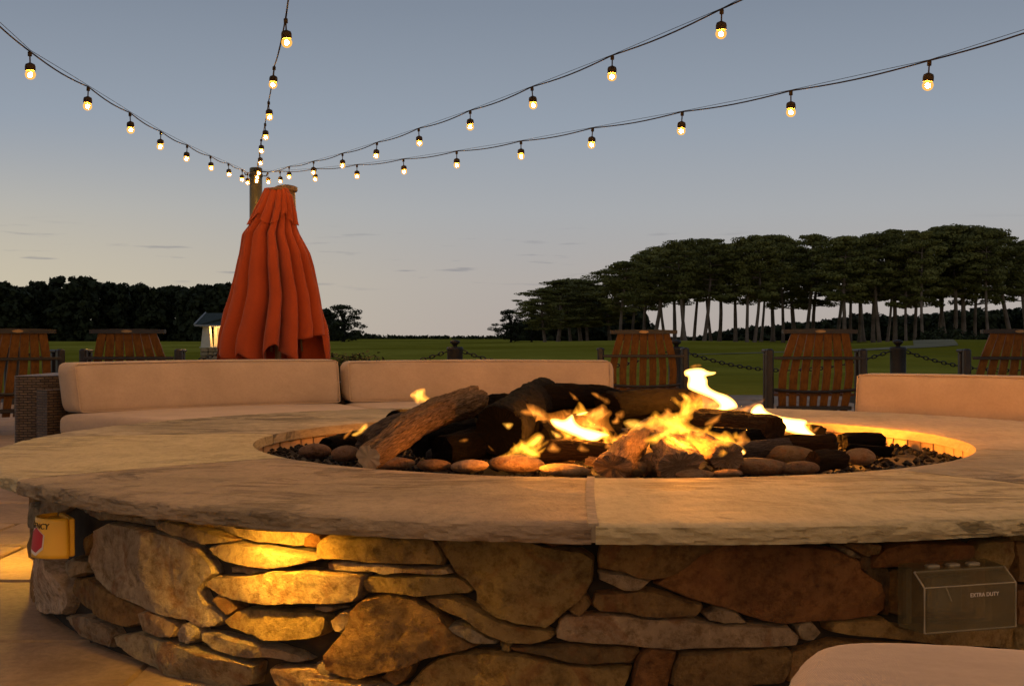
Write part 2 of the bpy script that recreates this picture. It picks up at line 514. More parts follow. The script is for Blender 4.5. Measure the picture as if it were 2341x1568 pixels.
M['ash'] = mat_bark("ash_grey_log", (0.022, 0.017, 0.015), (0.10, 0.078, 0.066))
M['splitlog'] = mat_bark("split_log", (0.032, 0.019, 0.012), (0.36, 0.235, 0.14), scale=30)
M['cutwood'] = plain("sawn_wood", (0.34, 0.25, 0.15), 0.9, var=0.35, scale=25, bump=0.5)
M['cobble'] = mat_stone(); M['cobble'].name = "river_cobble"
M['yellow'] = plain("yellow_plastic", (0.78, 0.43, 0.035), 0.42, var=0.07, scale=8)
M['red'] = plain("red_print", (0.42, 0.018, 0.02), 0.5, var=0.1)
M['white'] = plain("white_print", (0.72, 0.62, 0.5), 0.5, var=0.05)
M['ink'] = plain("black_print", (0.05, 0.035, 0.01), 0.6)
M['plaster'] = plain("cream_plaster", (0.62, 0.55, 0.42), 0.85, var=0.1, scale=4)
M['shingle'] = plain("green_shingle", (0.045, 0.055, 0.042), 0.85, var=0.4, scale=12)
M['trim'] = plain("roof_trim", (0.32, 0.31, 0.29), 0.7, var=0.1)
M['lit'] = emit("lit_window", (1.0, 0.50, 0.14), 1.05)

TONES = {
 'brown': ((0.196, 0.146, 0.083), (0.295, 0.225, 0.131), (0.381, 0.304, 0.183), (0.346, 0.246, 0.157)),
 'tan':   ((0.376, 0.311, 0.155), (0.474, 0.395, 0.209), (0.536, 0.458, 0.253), (0.494, 0.401, 0.230)),
 'grey':  ((0.206, 0.172, 0.109), (0.319, 0.269, 0.170), (0.464, 0.395, 0.259), (0.381, 0.322, 0.207)),
 'pink':  ((0.350, 0.271, 0.161), (0.464, 0.362, 0.224), (0.536, 0.429, 0.276), (0.494, 0.367, 0.236)),
}

# ------------------------------------------------------------------ ground and paving
def terrain_h(x, y):
    h = 0.0
    def g(cx, cy, sx, sy, a): return a * math.exp(-((x - cx) / sx) ** 2 - ((y - cy) / sy) ** 2)
    h += g(21, 58, 7.5, 9, 0.62) + g(9, 84, 14, 14, 0.55) + g(34, 62, 8, 9, 0.35) + g(14, 48, 6, 6, 0.15)
    if y > 20: h += 0.10 * nz(x * 0.03, y * 0.03, 4.2) * min(1, (y - 20) / 30)
    return h - 0.03

def build_ground():
    ys = list(np.linspace(-12, 16, 8)) + list(np.linspace(18, 130, 75)) + list(np.geomspace(135, 4000, 26))
    xs = sorted(list(-np.geomspace(72, 3000, 12)) + list(np.linspace(-70, 70, 90)) + list(np.geomspace(72, 3000, 12)))
    v = [(x, y, terrain_h(x, y)) for y in ys for x in xs]
    n = len(xs)
    f = [(j * n + i, j * n + i + 1, (j + 1) * n + i + 1, (j + 1) * n + i) for j in range(len(ys) - 1) for i in range(n - 1)]
    tag(link("lawn", mesh("lawn", v, f, True), M['grass']), kind="structure")
    # sandy cart path across the far lawn
    line = [(4, 52), (9, 50), (14, 49), (18, 52), (22.5, 66), (26, 80), (38, 92)]
    pts = []
    for i in range(len(line) - 1):
        for k in range(10):
            a = k / 10; pts.append(Vector((line[i][0] * (1 - a) + line[i + 1][0] * a, line[i][1] * (1 - a) + line[i + 1][1] * a)))
    v, f = [], []
    for i, p in enumerate(pts):
        t = (pts[min(i + 1, len(pts) - 1)] - pts[max(i - 1, 0)]).normalized(); q = Vector((-t.y, t.x)) * 0.9
        for s in (-1, -.33, .33, 1):
            w = p + q * s; v.append((w.x, w.y, terrain_h(w.x, w.y) + 0.02))
    for i in range(len(pts) - 1):
        for k in range(3): f.append((i * 4 + k, i * 4 + k + 1, i * 4 + 5 + k, i * 4 + 4 + k))
    tag(link("cart_path", mesh("cart_path", v, f, True), M['path']), kind="structure")

PIT = Vector((0.319, 4.138, 0.0)); RI, RO, RW = 1.168, 1.928, 1.80
TOP, THICK = 0.421, 0.036

def build_patio():
    b = MB(); b.box((0, 7.0, -0.035), (13.0, 17.0, 0.06))
    pat = tag(b.build("patio", M['mortar']), kind="structure")
    rnd = random.Random(5)
    y = -1.2
    while y < 15.2:
        h = rnd.uniform(0.5, 0.85); x = -5.6 + rnd.uniform(-0.5, 0)
        while x < 5.6:
            w = rnd.uniform(0.6, 1.25)
            cx, cy = x + w / 2, y + h / 2
            if math.hypot(cx - PIT.x, cy - PIT.y) > 1.25 and abs(cx) < 0.62 * cy + 2.2:
                g = 0.008
                def j(a): return a + rnd.uniform(-0.012, 0.012)
                p = [(j(x + g), j(y + g)), (j(x + w - g), j(y + g)), (j(x + w - g), j(y + h - g)), (j(x + g), j(y + h - g))]
                zt = rnd.uniform(0.018, 0.024)
                v = [(a - cx, c - cy, -0.005) for a, c in p] + [(a - cx, c - cy, zt - 0.006) for a, c in p]
                v += [((a - cx) * 0.985, (c - cy) * 0.985, zt) for a, c in p]
                f = [(8, 9, 10, 11)] + [(i + k, (i + 1) % 4 + k, (i + 1) % 4 + k + 4, i + k + 4) for k in (0, 4) for i in range(4)]
                o = link("flagstone", mesh("flagstone", v, f), M['paving'], pat); o.location = (cx, cy, 0)
            x += w
        y += h

build_ground()
build_patio()

# ------------------------------------------------------------------ the fire pit
def ang(p): return math.atan2(p[0] - PIT.x, -(p[1] - PIT.y))         # 0 faces the camera, grows to the right
def on_ring(th, r, z): return Vector((r * math.sin(th), -r * math.cos(th), z))   # in the pit's own space

def px_wall(x, y, R=1.815):
    """where the line of sight through a pixel meets the near side of the stone drum"""
    a = (x - CX) / F
    A = 1 + a * a; B = -2 * (a * PIT.x + PIT.y); Cc = PIT.x ** 2 + PIT.y ** 2 - R * R
    D = B * B - 4 * A * Cc
    Z = (-B - math.sqrt(max(D, 0.0))) / (2 * A)
    return math.atan2(a * Z - PIT.x, PIT.y - Z), CAMH - (y - HY) * Z / F

pit = tag(empty("fire_pit", PIT), "round fieldstone fire pit with a wide sandstone coping ring", "fire pit")

R1 = lambda p: (p[0] * 0.33490, 1097.6 + p[1] * 0.33490)
R2 = lambda p: (705.6 + p[0] * 0.33490, 1097.6 + p[1] * 0.33490)
R3 = lambda p: (1489.6 + p[0] * 0.36372, 1097.6 + p[1] * 0.36372)
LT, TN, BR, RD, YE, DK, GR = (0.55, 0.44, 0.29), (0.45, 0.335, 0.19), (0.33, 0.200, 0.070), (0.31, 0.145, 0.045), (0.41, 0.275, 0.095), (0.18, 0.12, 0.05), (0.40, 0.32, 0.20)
STONES = [
 (R1, LT, .020, [(600,350),(700,300),(850,330),(1000,370),(1150,400),(1270,450),(1330,520),(1400,600),(1410,650),(1350,700),(1310,760),(1340,830),(1430,890),(1500,960),(1420,1000),(1330,1010),(1230,960),(1100,920),(900,850),(740,790),(620,680),(560,560),(575,500),(600,440)]),
 (R1, TN, .016, [(1010,310),(1100,280),(1300,330),(1450,360),(1610,410),(1540,430),(1380,435),(1300,400),(1180,390),(1040,350)]),
 (R1, TN, .004, [(1380,285),(1530,285),(1700,305),(1900,320),(2090,345),(2060,400),(2020,450),(1930,460),(1800,430),(1640,405),(1500,360),(1385,325)]),
 (R1, RD, .004, [(2110,365),(2175,395),(2150,455),(2035,462),(2075,400)]),
 (R1, TN, .018, [(1385,465),(1480,440),(1600,430),(1750,470),(1950,500),(2180,520),(2190,545),(2100,560),(1960,595),(1800,600),(1640,580),(1520,560),(1440,520)]),
 (R1, TN, .000, [(1525,605),(1690,610),(1830,612),(1820,640),(1530,642)]),
 (R1, TN, .026, [(1385,700),(1440,665),(1560,665),(1750,655),(1880,630),(2100,625),(2350,645),(2460,660),(2450,720),(2420,800),(2380,840),(2250,850),(1950,835),(1700,840),(1560,825),(1450,770),(1400,735)]),
 (R1, BR, .004, [(1435,800),(1530,815),(1600,880),(1520,920),(1440,830)]),
 (R1, YE, .020, [(1500,970),(1590,900),(1700,885),(1900,900),(2100,905),(2190,940),(2200,1010),(2170,1060),(2130,1080),(1950,1090),(1700,1060),(1560,1020)]),
 (R1, GR, .006, [(2115,865),(2250,872),(2330,880),(2200,903),(2130,898)]),
 (R1, TN, .012, [(2245,960),(2310,915),(2385,905),(2350,980),(2300,1045),(2260,1010)]),
 (R1, GR, .018, [(1340,1045),(1480,1065),(1650,1110),(1850,1150),(1980,1190),(2075,1240),(1960,1260),(1780,1215),(1600,1200),(1450,1165),(1355,1110)]),
 (R1, GR, .022, [(740,1070),(900,1050),(1150,1120),(1400,1180),(1600,1225),(1720,1265),(1710,1340),(1690,1405),(1500,1430),(1250,1360),(1000,1280),(860,1210),(780,1140)]),
 (R1, TN, .012, [(920,910),(1010,900),(1120,960),(1160,1010),(1150,1075),(1050,1070),(960,1030)]),
 (R1, LT, .010, [(1180,1045),(1240,990),(1310,1005),(1325,1050),(1280,1110),(1190,1105)]),
 (R1, BR, .010, [(440,680),(560,680),(700,770),(850,850),(950,900),(905,990),(790,1010),(650,930),(520,880),(450,800)]),
 (R1, GR, .012, [(400,930),(560,935),(700,1010),(735,1065),(700,1150),(600,1110),(480,1030)]),
 (R1, LT, .020, [(186,520),(250,480),(330,540),(385,640),(425,760),(415,870),(380,920),(280,910),(205,880),(186,740)]),
 (R1, TN, .014, [(395,565),(470,540),(545,560),(540,640),(450,660),(400,630)]),
 (R1, GR, .008, [(215,105),(330,105),(400,130),(390,200),(300,240),(240,240),(215,180)]),
 (R1, GR, .010, [(412,130),(600,180),(800,240),(1000,270),(1040,325),(900,310),(700,270),(540,230),(430,190)]),
 (R1, BR, .006, [(505,490),(560,390),(595,360),(580,450),(550,510)]),
 (R1, TN, .012, [(1830,1285),(2000,1295),(2200,1335),(2400,1375),(2350,1440),(1900,1440),(1850,1380)]),
 (R1, BR, .004, [(1240,268),(1370,283),(1372,330),(1265,310)]),
 (R1, GR, .004, [(2120,1272),(2200,1262),(2275,1335),(2180,1328)]),
 (R1, DK, .000, [(230,240),(290,240),(300,420),(250,470),(215,420)]),
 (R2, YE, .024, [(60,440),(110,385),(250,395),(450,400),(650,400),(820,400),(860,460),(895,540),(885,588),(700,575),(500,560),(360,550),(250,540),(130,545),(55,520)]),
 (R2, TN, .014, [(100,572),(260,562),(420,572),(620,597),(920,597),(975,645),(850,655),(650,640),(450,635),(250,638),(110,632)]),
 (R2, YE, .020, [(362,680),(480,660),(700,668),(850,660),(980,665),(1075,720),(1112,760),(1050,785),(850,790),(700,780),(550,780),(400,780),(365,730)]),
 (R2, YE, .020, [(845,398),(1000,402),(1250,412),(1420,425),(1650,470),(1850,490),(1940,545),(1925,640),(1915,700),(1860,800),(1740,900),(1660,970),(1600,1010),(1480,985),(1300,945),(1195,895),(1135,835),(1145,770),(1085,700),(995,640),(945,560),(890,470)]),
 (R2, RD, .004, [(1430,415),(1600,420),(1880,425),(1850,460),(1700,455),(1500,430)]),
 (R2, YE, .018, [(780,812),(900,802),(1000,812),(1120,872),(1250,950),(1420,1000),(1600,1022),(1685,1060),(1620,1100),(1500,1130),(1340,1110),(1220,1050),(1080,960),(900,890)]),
 (R2, GR, .014, [(920,1012),(1050,988),(1180,1062),(1275,1102),(1250,1130),(1120,1115),(1000,1060)]),
 (R2, BR, .032, [(300,890),(360,830),(460,808),(600,803),(720,840),(860,912),(960,1035),(1080,1105),(1130,1140),(1000,1180),(760,1220),(620,1270),(480,1320),(350,1350),(210,1340),(120,1290),(105,1190),(170,1110),(240,1030)]),
 (R2, TN, .018, [(1697,1040),(1712,970),(1770,938),(1950,928),(2150,935),(2341,965),(2610,965),(2830,992),(3100,995),(3275,1003),(3340,1064),(3330,1140),(3100,1150),(2780,1148),(2341,1148),(2000,1138),(1780,1123),(1702,1095)]),
 (R2, BR, .012, [(1935,870),(1965,790),(2100,777),(2340,772),(2560,832),(2680,852),(2695,890),(2640,938),(2400,945),(2200,912),(2000,912)]),
 (R2, TN, .008, [(1985,635),(2150,655),(2335,692),(2260,750),(2150,745),(2000,695)]),
 (R2, BR, .014, [(2000,432),(2341,442),(2600,442),(2870,442),(2760,535),(2600,630),(2341,688),(2200,650),(1995,615),(1985,520)]),
 (R2, YE, .020, [(700,1380),(800,1275),(950,1205),(1150,1185),(1300,1195),(1500,1232),(1750,1268),(2000,1292),(2200,1295),(2190,1340),(2130,1440),(650,1440)]),
 (R2, DK, .006, [(1355,1142),(1700,1145),(2240,1165),(2250,1200),(2205,1270),(1900,1265),(1600,1210),(1400,1182)]),
 (R2, RD, .014, [(2222,1380),(2280,1205),(2341,1165),(2515,1172),(2478,1300),(2455,1440),(2215,1440)]),
 (R2, BR, .006, [(470,1362),(560,1302),(700,1272),(660,1340),(580,1400)]),
 (R3, BR, .012, [(190,1085),(400,1092),(700,1073),(880,1083),(915,1120),(850,1300),(140,1300),(150,1180)]),
 (R2, BR, .010, [(0,1372),(200,1362),(420,1372),(520,1405),(480,1440),(0,1440)]),
 (R2, YE, .010, [(1300,1133),(1340,1195),(1365,1142)]),
 (R2, BR, .006, [(1765,900),(1875,795),(1915,860),(1850,925)]),
 (R3, RD, .018, [(30,662),(220,565),(330,485),(500,415),(700,408),(1000,432),(1180,455),(1295,502),(1308,560),(1428,640),(1458,720),(1468,800),(1400,858),(1200,886),(1000,886),(850,900),(700,878),(530,828),(300,768),(120,700)]),
 (R3, TN, .008, [(345,850),(430,823),(530,845),(605,908),(500,903),(380,888)]),
 (R3, TN, .008, [(925,922),(1000,904),(1065,960),(1030,1010),(960,1000)]),
 (R3, TN, .008, [(1192,424),(1230,432),(1355,490),(1302,496),(1205,455)]),
 (R3, BR, .006, [(1255,402),(1460,412),(1440,470),(1372,478),(1265,432)]),
 (R3, RD, .016, [(1422,540),(1500,432),(1600,404),(1980,394),(1996,450),(1976,498),(1800,530),(1530,560),(1430,568)]),
 (R3, YE, .014, [(2032,520),(2100,404),(2300,384),(2308,470),(2250,578),(2150,540)]),
 (R3, YE, .016, [(1135,910),(1200,882),(1500,873),(1560,920),(1700,938),(2000,934),(2290,934),(2500,944),(2500,1120),(2200,1060),(1900,1040),(1600,1010),(1250,980),(1150,960)]),
 (R3, BR, .000, [(1545,590),(2140,570),(2270,640),(2285,690),(2280,880),(1560,860)]),
 (R3, BR, .012, [(2320,400),(2480,400),(2480,650),(2335,640)]),
 (R3, RD, .012, [(2305,690),(2480,672),(2480,920),(2312,905)]),
 (R3, BR, .012, [(920,1090),(1200,1020),(1700,1065),(2400,1128),(2400,1300),(900,1300)]),
 (R3, DK, .000, [(1335,490),(1420,490),(1420,575),(1520,580),(1530,850),(1490,850),(1480,700),(1330,560)]),
]

def chaikin(p, n=1, w=0.25):
    for _ in range(n):
        q = []
        for i in range(len(p)):
            a, b = Vector(p[i]), Vector(p[(i + 1) % len(p)])
            q += [a.lerp(b, w), a.lerp(b, 1 - w)]
        p = q
    return p

def resample(p, step):
    out = []
    for i in range(len(p)):
        a, b = Vector(p[i]), Vector(p[(i + 1) % len(p)])
        n = max(1, int(round((b - a).length / step)))
        for k in range(n): out.append(a.lerp(b, k / n))
    return out

def seg_dist(P, O):
    """distance from each point in P to the closed outline O"""
    P = np.asarray(P, float); O = np.asarray(O, float); A, B = O, np.roll(O, -1, 0)
    best = np.full(len(P), 1e9)
    for a, b in zip(A, B):
        d = b - a; t = np.clip(((P - a) @ d) / max(d @ d, 1e-12), 0, 1)
        best = np.minimum(best, np.hypot(*(P - a - t[:, None] * d).T))
    return best

def inside(P, O):
    P = np.asarray(P, float); O = np.asarray(O, float); A, B = O, np.roll(O, -1, 0)
    r = np.zeros(len(P), bool)
    for a, b in zip(A, B):
        c = ((a[1] > P[:, 1]) != (b[1] > P[:, 1]))
        with np.errstate(divide='ignore', invalid='ignore'):
            xx = (b[0] - a[0]) * (P[:, 1] - a[1]) / (b[1] - a[1]) + a[0]
        r ^= c & (P[:, 0] < xx)
    return r

def fill(outline, step, jit=0.25, seed=0, ring=0.0):
    """triangulated patch inside an outline: points, triangles, distance to the edge"""
    O = np.array([tuple(p) for p in outline])
    rnd = np.random.RandomState(seed)
    x0, y0 = O.min(0); x1, y1 = O.max(0)
    gx, gy = np.meshgrid(np.arange(x0, x1, step), np.arange(y0, y1, step))
    G = np.stack([gx.ravel(), gy.ravel()], 1); G += rnd.uniform(-jit, jit, G.shape) * step
    if len(G):
        G = G[inside(G, O)]
    if len(G):
        G = G[seg_dist(G, O) > step * 0.5]
    if ring:
        tan = np.roll(O, -1, 0) - np.roll(O, 1, 0); tan /= np.maximum(np.hypot(*tan.T)[:, None], 1e-9)
        Rg = O + np.stack([-tan[:, 1], tan[:, 0]], 1) * ring
        Rg = Rg[inside(Rg, O)]
        if len(Rg): Rg = Rg[seg_dist(Rg, O) > ring * .8]
        if len(Rg):
            if len(G): G = G[seg_dist(G, O) > ring + step * .45]
            G = np.concatenate([G.reshape(-1, 2), Rg])
    co = [Vector(p) for p in O] + [Vector(p) for p in G]
    n = len(O)
    r = delaunay_2d_cdt(co, [], [list(range(n))], 1, 1e-7)
    P = np.array([tuple(v) for v in r[0]])
    return P, [tuple(f) for f in r[2]], seg_dist(P, O)

def stone_mesh(outline, proud, seed, step=0.008):
    rnd = random.Random(seed)
    o = resample(chaikin(outline, 1, 0.06), step)
    c = sum(o, Vector((0, 0))) / len(o)
    o = [p + (p - c).normalized() * (0.0052 + 0.006 * nz(p.x * 28, p.y * 28, seed, 3)) for p in o]
    P, T, D = fill(o, step, seed=seed, ring=0.0035)
    bev = 0.0034
    ext = max(max(abs(p.x - c.x) for p in o), .03), max(max(abs(p.y - c.y) for p in o), .02)
    planes = []
    for q in range(rnd.randint(4, 6)):
        a = rnd.uniform(0, 2 * PI); sl = rnd.uniform(0.06, 0.42)
        planes.append((math.cos(a) * sl, math.sin(a) * sl * 1.3, rnd.uniform(0.001, 0.012)))
    v = []
    for (u, w), d in zip(P, D):
        k = min(1.0, d / bev); k = k * (1.6 - .6 * k)
        wu = u + 0.012 * nz(u * 14, w * 14, seed + 7, 2); ww = w + 0.010 * nz(u * 14, w * 14, seed + 11, 2)
        face = min(a * (wu - c.x) + b * (ww - c.y) + e for a, b, e in planes)
        face = max(face, -0.022)
        rough = 0.006 * nz(u * 10, w * 16, seed * 1.3, 3) - 0.006 * abs(nz(u * 22 + 4, w * 40, seed * 2.1, 3)) + 0.0035 * nz(u * 70, w * 80, seed, 2)
        dep = -0.014 + k * (0.014 + max(-.010, proud + face * .8 + rough))
        v.append(on_ring(u / RW, RW + dep, w))
    # skirt back into the mortar
    cnt = {}
    for t in T:
        for i in range(3):
            e = (t[i], t[(i + 1) % 3]); cnt[e] = 1
    rim = [e for e in cnt if (e[1], e[0]) not in cnt]
    n0 = len(v); mp = {}
    for a, b in rim:
        for q in (a, b):
            if q not in mp:
                mp[q] = len(v); u, w = P[q]; v.append(on_ring(u / RW, RW - 0.05, w))
    f = list(T) + [(b, a, mp[a], mp[b]) for a, b in rim]
    me = mesh("stone", v, f, True)
    me.set_sharp_from_angle(angle=math.radians(32))
    return me

def jitter_col(c, rnd):
    k = rnd.uniform(0.88, 1.12)
    return (c[0] * k * rnd.uniform(.96, 1.04), c[1] * k, c[2] * k * rnd.uniform(.94, 1.06), 1)

def build_wall():
    rnd = random.Random(3)
    i = 0
    vis = []
    for conv, col, proud, poly in STONES:
        uv = []
        for p in poly:
            th, z = px_wall(*conv(p)); uv.append(Vector((th * RW, max(0.004, min(TOP - THICK - 0.003, z)))))
        area = sum(uv[k].x * uv[(k + 1) % len(uv)].y - uv[(k + 1) % len(uv)].x * uv[k].y for k in range(len(uv)))
        if area < 0: uv.reverse()
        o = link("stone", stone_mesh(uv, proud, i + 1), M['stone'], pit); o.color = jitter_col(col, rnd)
        vis.append(uv); i += 1
    umax = max(p.x for uv in vis for p in uv); umin = min(p.x for uv in vis for p in uv)
    # courses further round the drum, and the foot course below the frame
    def course(u0, u1, rows):
        nonlocal i
        for (z0, z1) in rows:
            u = u0 + rnd.uniform(-.1, 0)
            while u < u1:
                w = rnd.uniform(0.16, 0.42); g = 0.007
                q = [Vector((u + g, z0 + g + rnd.uniform(0, .015))), Vector((u + w * .5, z0 + g + rnd.uniform(0, .01))), Vector((u + w - g, z0 + g + rnd.uniform(0, .015))),
                     Vector((u + w - g, z1 - g - rnd.uniform(0, .015))), Vector((u + w * .5, z1 - g - rnd.uniform(0, .01))), Vector((u + g, z1 - g - rnd.uniform(0, .015)))]
                o = link("stone", stone_mesh(q, rnd.uniform(.004, .02), 100 + i, 0.02), M['stone'], pit)
                o.color = jitter_col(rnd.choice([TN, BR, GR, YE, LT]), rnd); i += 1; u += w
    ZT = TOP - THICK - 0.003
    course(umax, umax + 1.6, [(0.0, .10), (.10, .20), (.20, .30), (.30, ZT)])
    course(umin - 1.0, umin, [(0.0, .12), (.12, .22), (.22, .31), (.31, ZT)])
    course(-0.75, umax, [(0.0, .082)])
    # drum of dark mortar behind the stones
    b = MB(); n = 96
    v = [on_ring(2 * PI * k / n, r, z) for r, z in ((RW - 0.030, 0.0), (RW - 0.030, TOP - THICK - 0.001), (RI + 0.10, TOP - THICK - 0.001), (RI + 0.10, 0.0)) for k in range(n)]
    f = [(j * n + k, j * n + (k + 1) % n, ((j + 1) % 4) * n + (k + 1) % n, ((j + 1) % 4) * n + k) for j in range(4) for k in range(n)]
    b.add(v, f); b.build("mortar_core", M['mortar'], pit, True)

def build_coping():
    J = {}
    def joint(k, pi, po): J[k] = (ang(px_plane(*pi, TOP)), ang(px_plane(*po, TOP)))
    joint('J1', (1352, 1088), (1357, 1197)); joint('J2', (690, 1042), (98, 1091))
    joint('J3', (556, 990), (45, 999)); joint('J4', (2103, 1079), (2480, 1121)); joint('J5', (2214, 1025), (2560, 1040))
    J['J6'] = (math.radians(178), math.radians(180)); J['J7'] = (math.radians(-150), math.radians(-152))
    w = lambda a: a if a >= 0 else a + 2 * PI
    def cw(a, b):      # from a counter-clockwise-in-angle up to b
        return [(a[q], a[q] + ((b[q] - a[q]) % (2 * PI))) for q in (0, 1)]
    pieces = [('J2', 'J1', 'brown', 0.10, 1.0, .75), ('J1', 'J4', 'tan', -0.06, 4.3, .40), ('J4', 'J5', 'grey', -0.25, 7.7, .6),
              ('J5', 'J6', 'pink', -0.1, 2.2, .35), ('J6', 'J7', 'grey', 0.12, 5.9, .6), ('J7', 'J3', 'grey', 0.14, 3.1, .8), ('J3', 'J2', 'tan', 0.05, 9.4, .30)]
    for n_, (a, b, tone, rot, seed, streak) in enumerate(pieces):
        (i0, i1), (o0, o1) = cw(J[a], J[b])
        mat = mat_slab("coping_" + tone + str(n_), TONES[tone], rot, seed, streak)
        L = (o1 - o0) * RO; ns = max(12, int(L / 0.008))
        hg = 0.004
        nq = 26
        prof = []   # (q along the radius, drop, kind)
        for k in range(nq + 1): prof.append((k / nq, 0.0, 't'))
        for k in range(1, 9): prof.append((1.0, THICK * k / 8, 'o'))
        for k in range(1, 5): prof.append((1 - k / 4, THICK, 'b'))
        for k in range(1, 4): prof.append((0.0, THICK * (1 - k / 4), 'i'))
        m = len(prof); v, f = [], []
        for s in range(ns + 1):
            t = s / ns
            for q, d, kind in prof:
                r = RI + (RO - RI) * q
                ta = i0 + (o0 - i0) * q + hg / r; tb = i1 + (o1 - i1) * q - hg / r
                th = ta + (tb - ta) * t
                x, y = r * math.sin(th), r * math.cos(th); dz = 0.0
                if kind == 't':
                    dz = 0.0014 * nz(x * 3, y * 12 + seed, seed, 3)
                    if q > 0.985:
                        dz -= 0.001 + 0.010 * max(0.0, nz(th * 34, seed, 3.3, 3)); r += 0.004 * nz(th * 7, seed, 2.2, 2) - 0.003 - 0.010 * abs(nz(th * 40, seed, 1.1, 3))
                    elif q > 0.95:
                        dz -= max(0.0, 0.006 * nz(th * 30, seed, 8.3, 3) - .001); r += 0.005 * nz(th * 30, seed, 4.4, 2)
                    if q < 0.001: dz -= 0.004
                elif kind == 'o':
                    rel = d / THICK
                    r += 0.004 * nz(th * 7, seed, 2.2, 2) + 0.009 * nz(th * 26, rel * 2.6, seed, 4) - 0.016 * abs(nz(th * 44, rel * 4.5, seed + 4, 3)) + 0.004 + 0.004 * math.sin(PI * rel)
                elif kind == 'i':
                    r += 0.002 * nz(th * 12, d * 30, seed, 2)
                v.append(on_ring(th, r, TOP - d + dz))
        for s in range(ns):
            for k in range(m):
                p0 = s * m + k; p1 = s * m + (k + 1) % m
                f.append((p0, p0 + m, p1 + m, p1))
        f.append(tuple(range(m))); f.append(tuple(ns * m + k for k in range(m - 1, -1, -1)))
        me = mesh("coping_stone", v, f)
        for p in me.polygons: p.use_smooth = len(p.vertices) == 4
        me.set_sharp_from_angle(angle=math.radians(38))
        link("coping_stone", me, mat, pit)
    # mortar in the joints, a little below the surface
    for k, (ia, oa) in J.items():
        b = MB(); v = []
        for q in range(9):
            q /= 8; r = RI + 0.012 + (RO - RI - (0.010 if k == 'J1' else 0.02)) * q; th = ia + (oa - ia) * q
            hw = (0.0090 if k == 'J1' else 0.0042) / r; up = .0016 if k == 'J1' else -.0035
            for s in (-1, 1):
                for z in (TOP + up, TOP - THICK + 0.003): v.append(on_ring(th + s * hw, r, z))
        f = []
        for q in range(8):
            o = q * 4
            f += [(o, o + 2, o + 6, o + 4), (o + 1, o + 5, o + 7, o + 3), (o, o + 4, o + 5, o + 1), (o + 2, o + 3, o + 7, o + 6)]
        f += [(0, 1, 3, 2), (32, 34, 35, 33)]
        b.add(v, f); b.build("mortar_joint", M['mortar_pale' if k == 'J1' else 'mortar'], pit)

def build_liner():
    nb = 92; w = 2 * PI / nb
    h0, h1 = 0.24, TOP - THICK - 0.002
    R0 = RI + 0.022
    v = []
    for z, ins in ((h0, 0), (h1 - 0.004, 0), (h1, .004)):
        for s in (-1, 1):
            for r in (R0 + ins, R0 + 0.065): v.append(on_ring(s * (w / 2 - 0.0035 / R0), r, z))
    f = [(0, 2, 6, 4), (4, 6, 10, 8), (1, 5, 7, 3), (5, 9, 11, 7), (0, 4, 5, 1), (4, 8, 9, 5), (2, 3, 7, 6), (6, 7, 11, 10), (8, 10, 11, 9)]
    me = mesh("firebrick", v, f); me.materials.append(M['brick'])
    rnd = random.Random(2)
    for k in range(nb):
        o = link("firebrick", me, None, pit); o.rotation_euler = (0, 0, k * w); o.scale = (1 + rnd.uniform(-.002, .002),) * 2 + (1,)
    # bed of lava rock
    b = MB(); n, rr = 64, 14
    v = [Vector((0, 0, 0.352))]; f = []
    for j in range(1, rr + 1):
        for k in range(n):
            th = 2 * PI * k / n; r = (RI + 0.022) * j / rr
            v.append(on_ring(th, r, 0.352 + 0.012 * nz(r * 9 * math.sin(th), r * 9 * math.cos(th), 2, 2)))
    for k in range(n): f.append((0, 1 + k, 1 + (k + 1) % n))
    for j in range(rr - 1):
        for k in range(n): f.append((1 + j * n + k, 1 + (j + 1) * n + k, 1 + (j + 1) * n + (k + 1) % n, 1 + j * n + (k + 1) % n))
    b.add(v, f)
    for q in range(2600):
        r = (RI) * math.sqrt(rnd.random()); th = rnd.uniform(0, 2 * PI); s = rnd.uniform(0.006, 0.015)
        c = on_ring(th, min(r, RI - .01), 0.358 + rnd.uniform(-.004, .010))
        vv = [c + Vector(p) * s * rnd.uniform(.7, 1.3) for p in ((1, 0, .1), (.1, 1, 0), (-1, .2, 0), (0, -1, .1), (.1, .1, .8), (0, 0, -.7))]
        b.add(vv, [(0, 1, 4), (1, 2, 4), (2, 3, 4), (3, 0, 4), (1, 0, 5), (2, 1, 5), (3, 2, 5), (0, 3, 5)])
    tag(b.build("lava_rock", M['lava'], pit), kind="stuff")

build_wall()
build_coping()
build_liner()

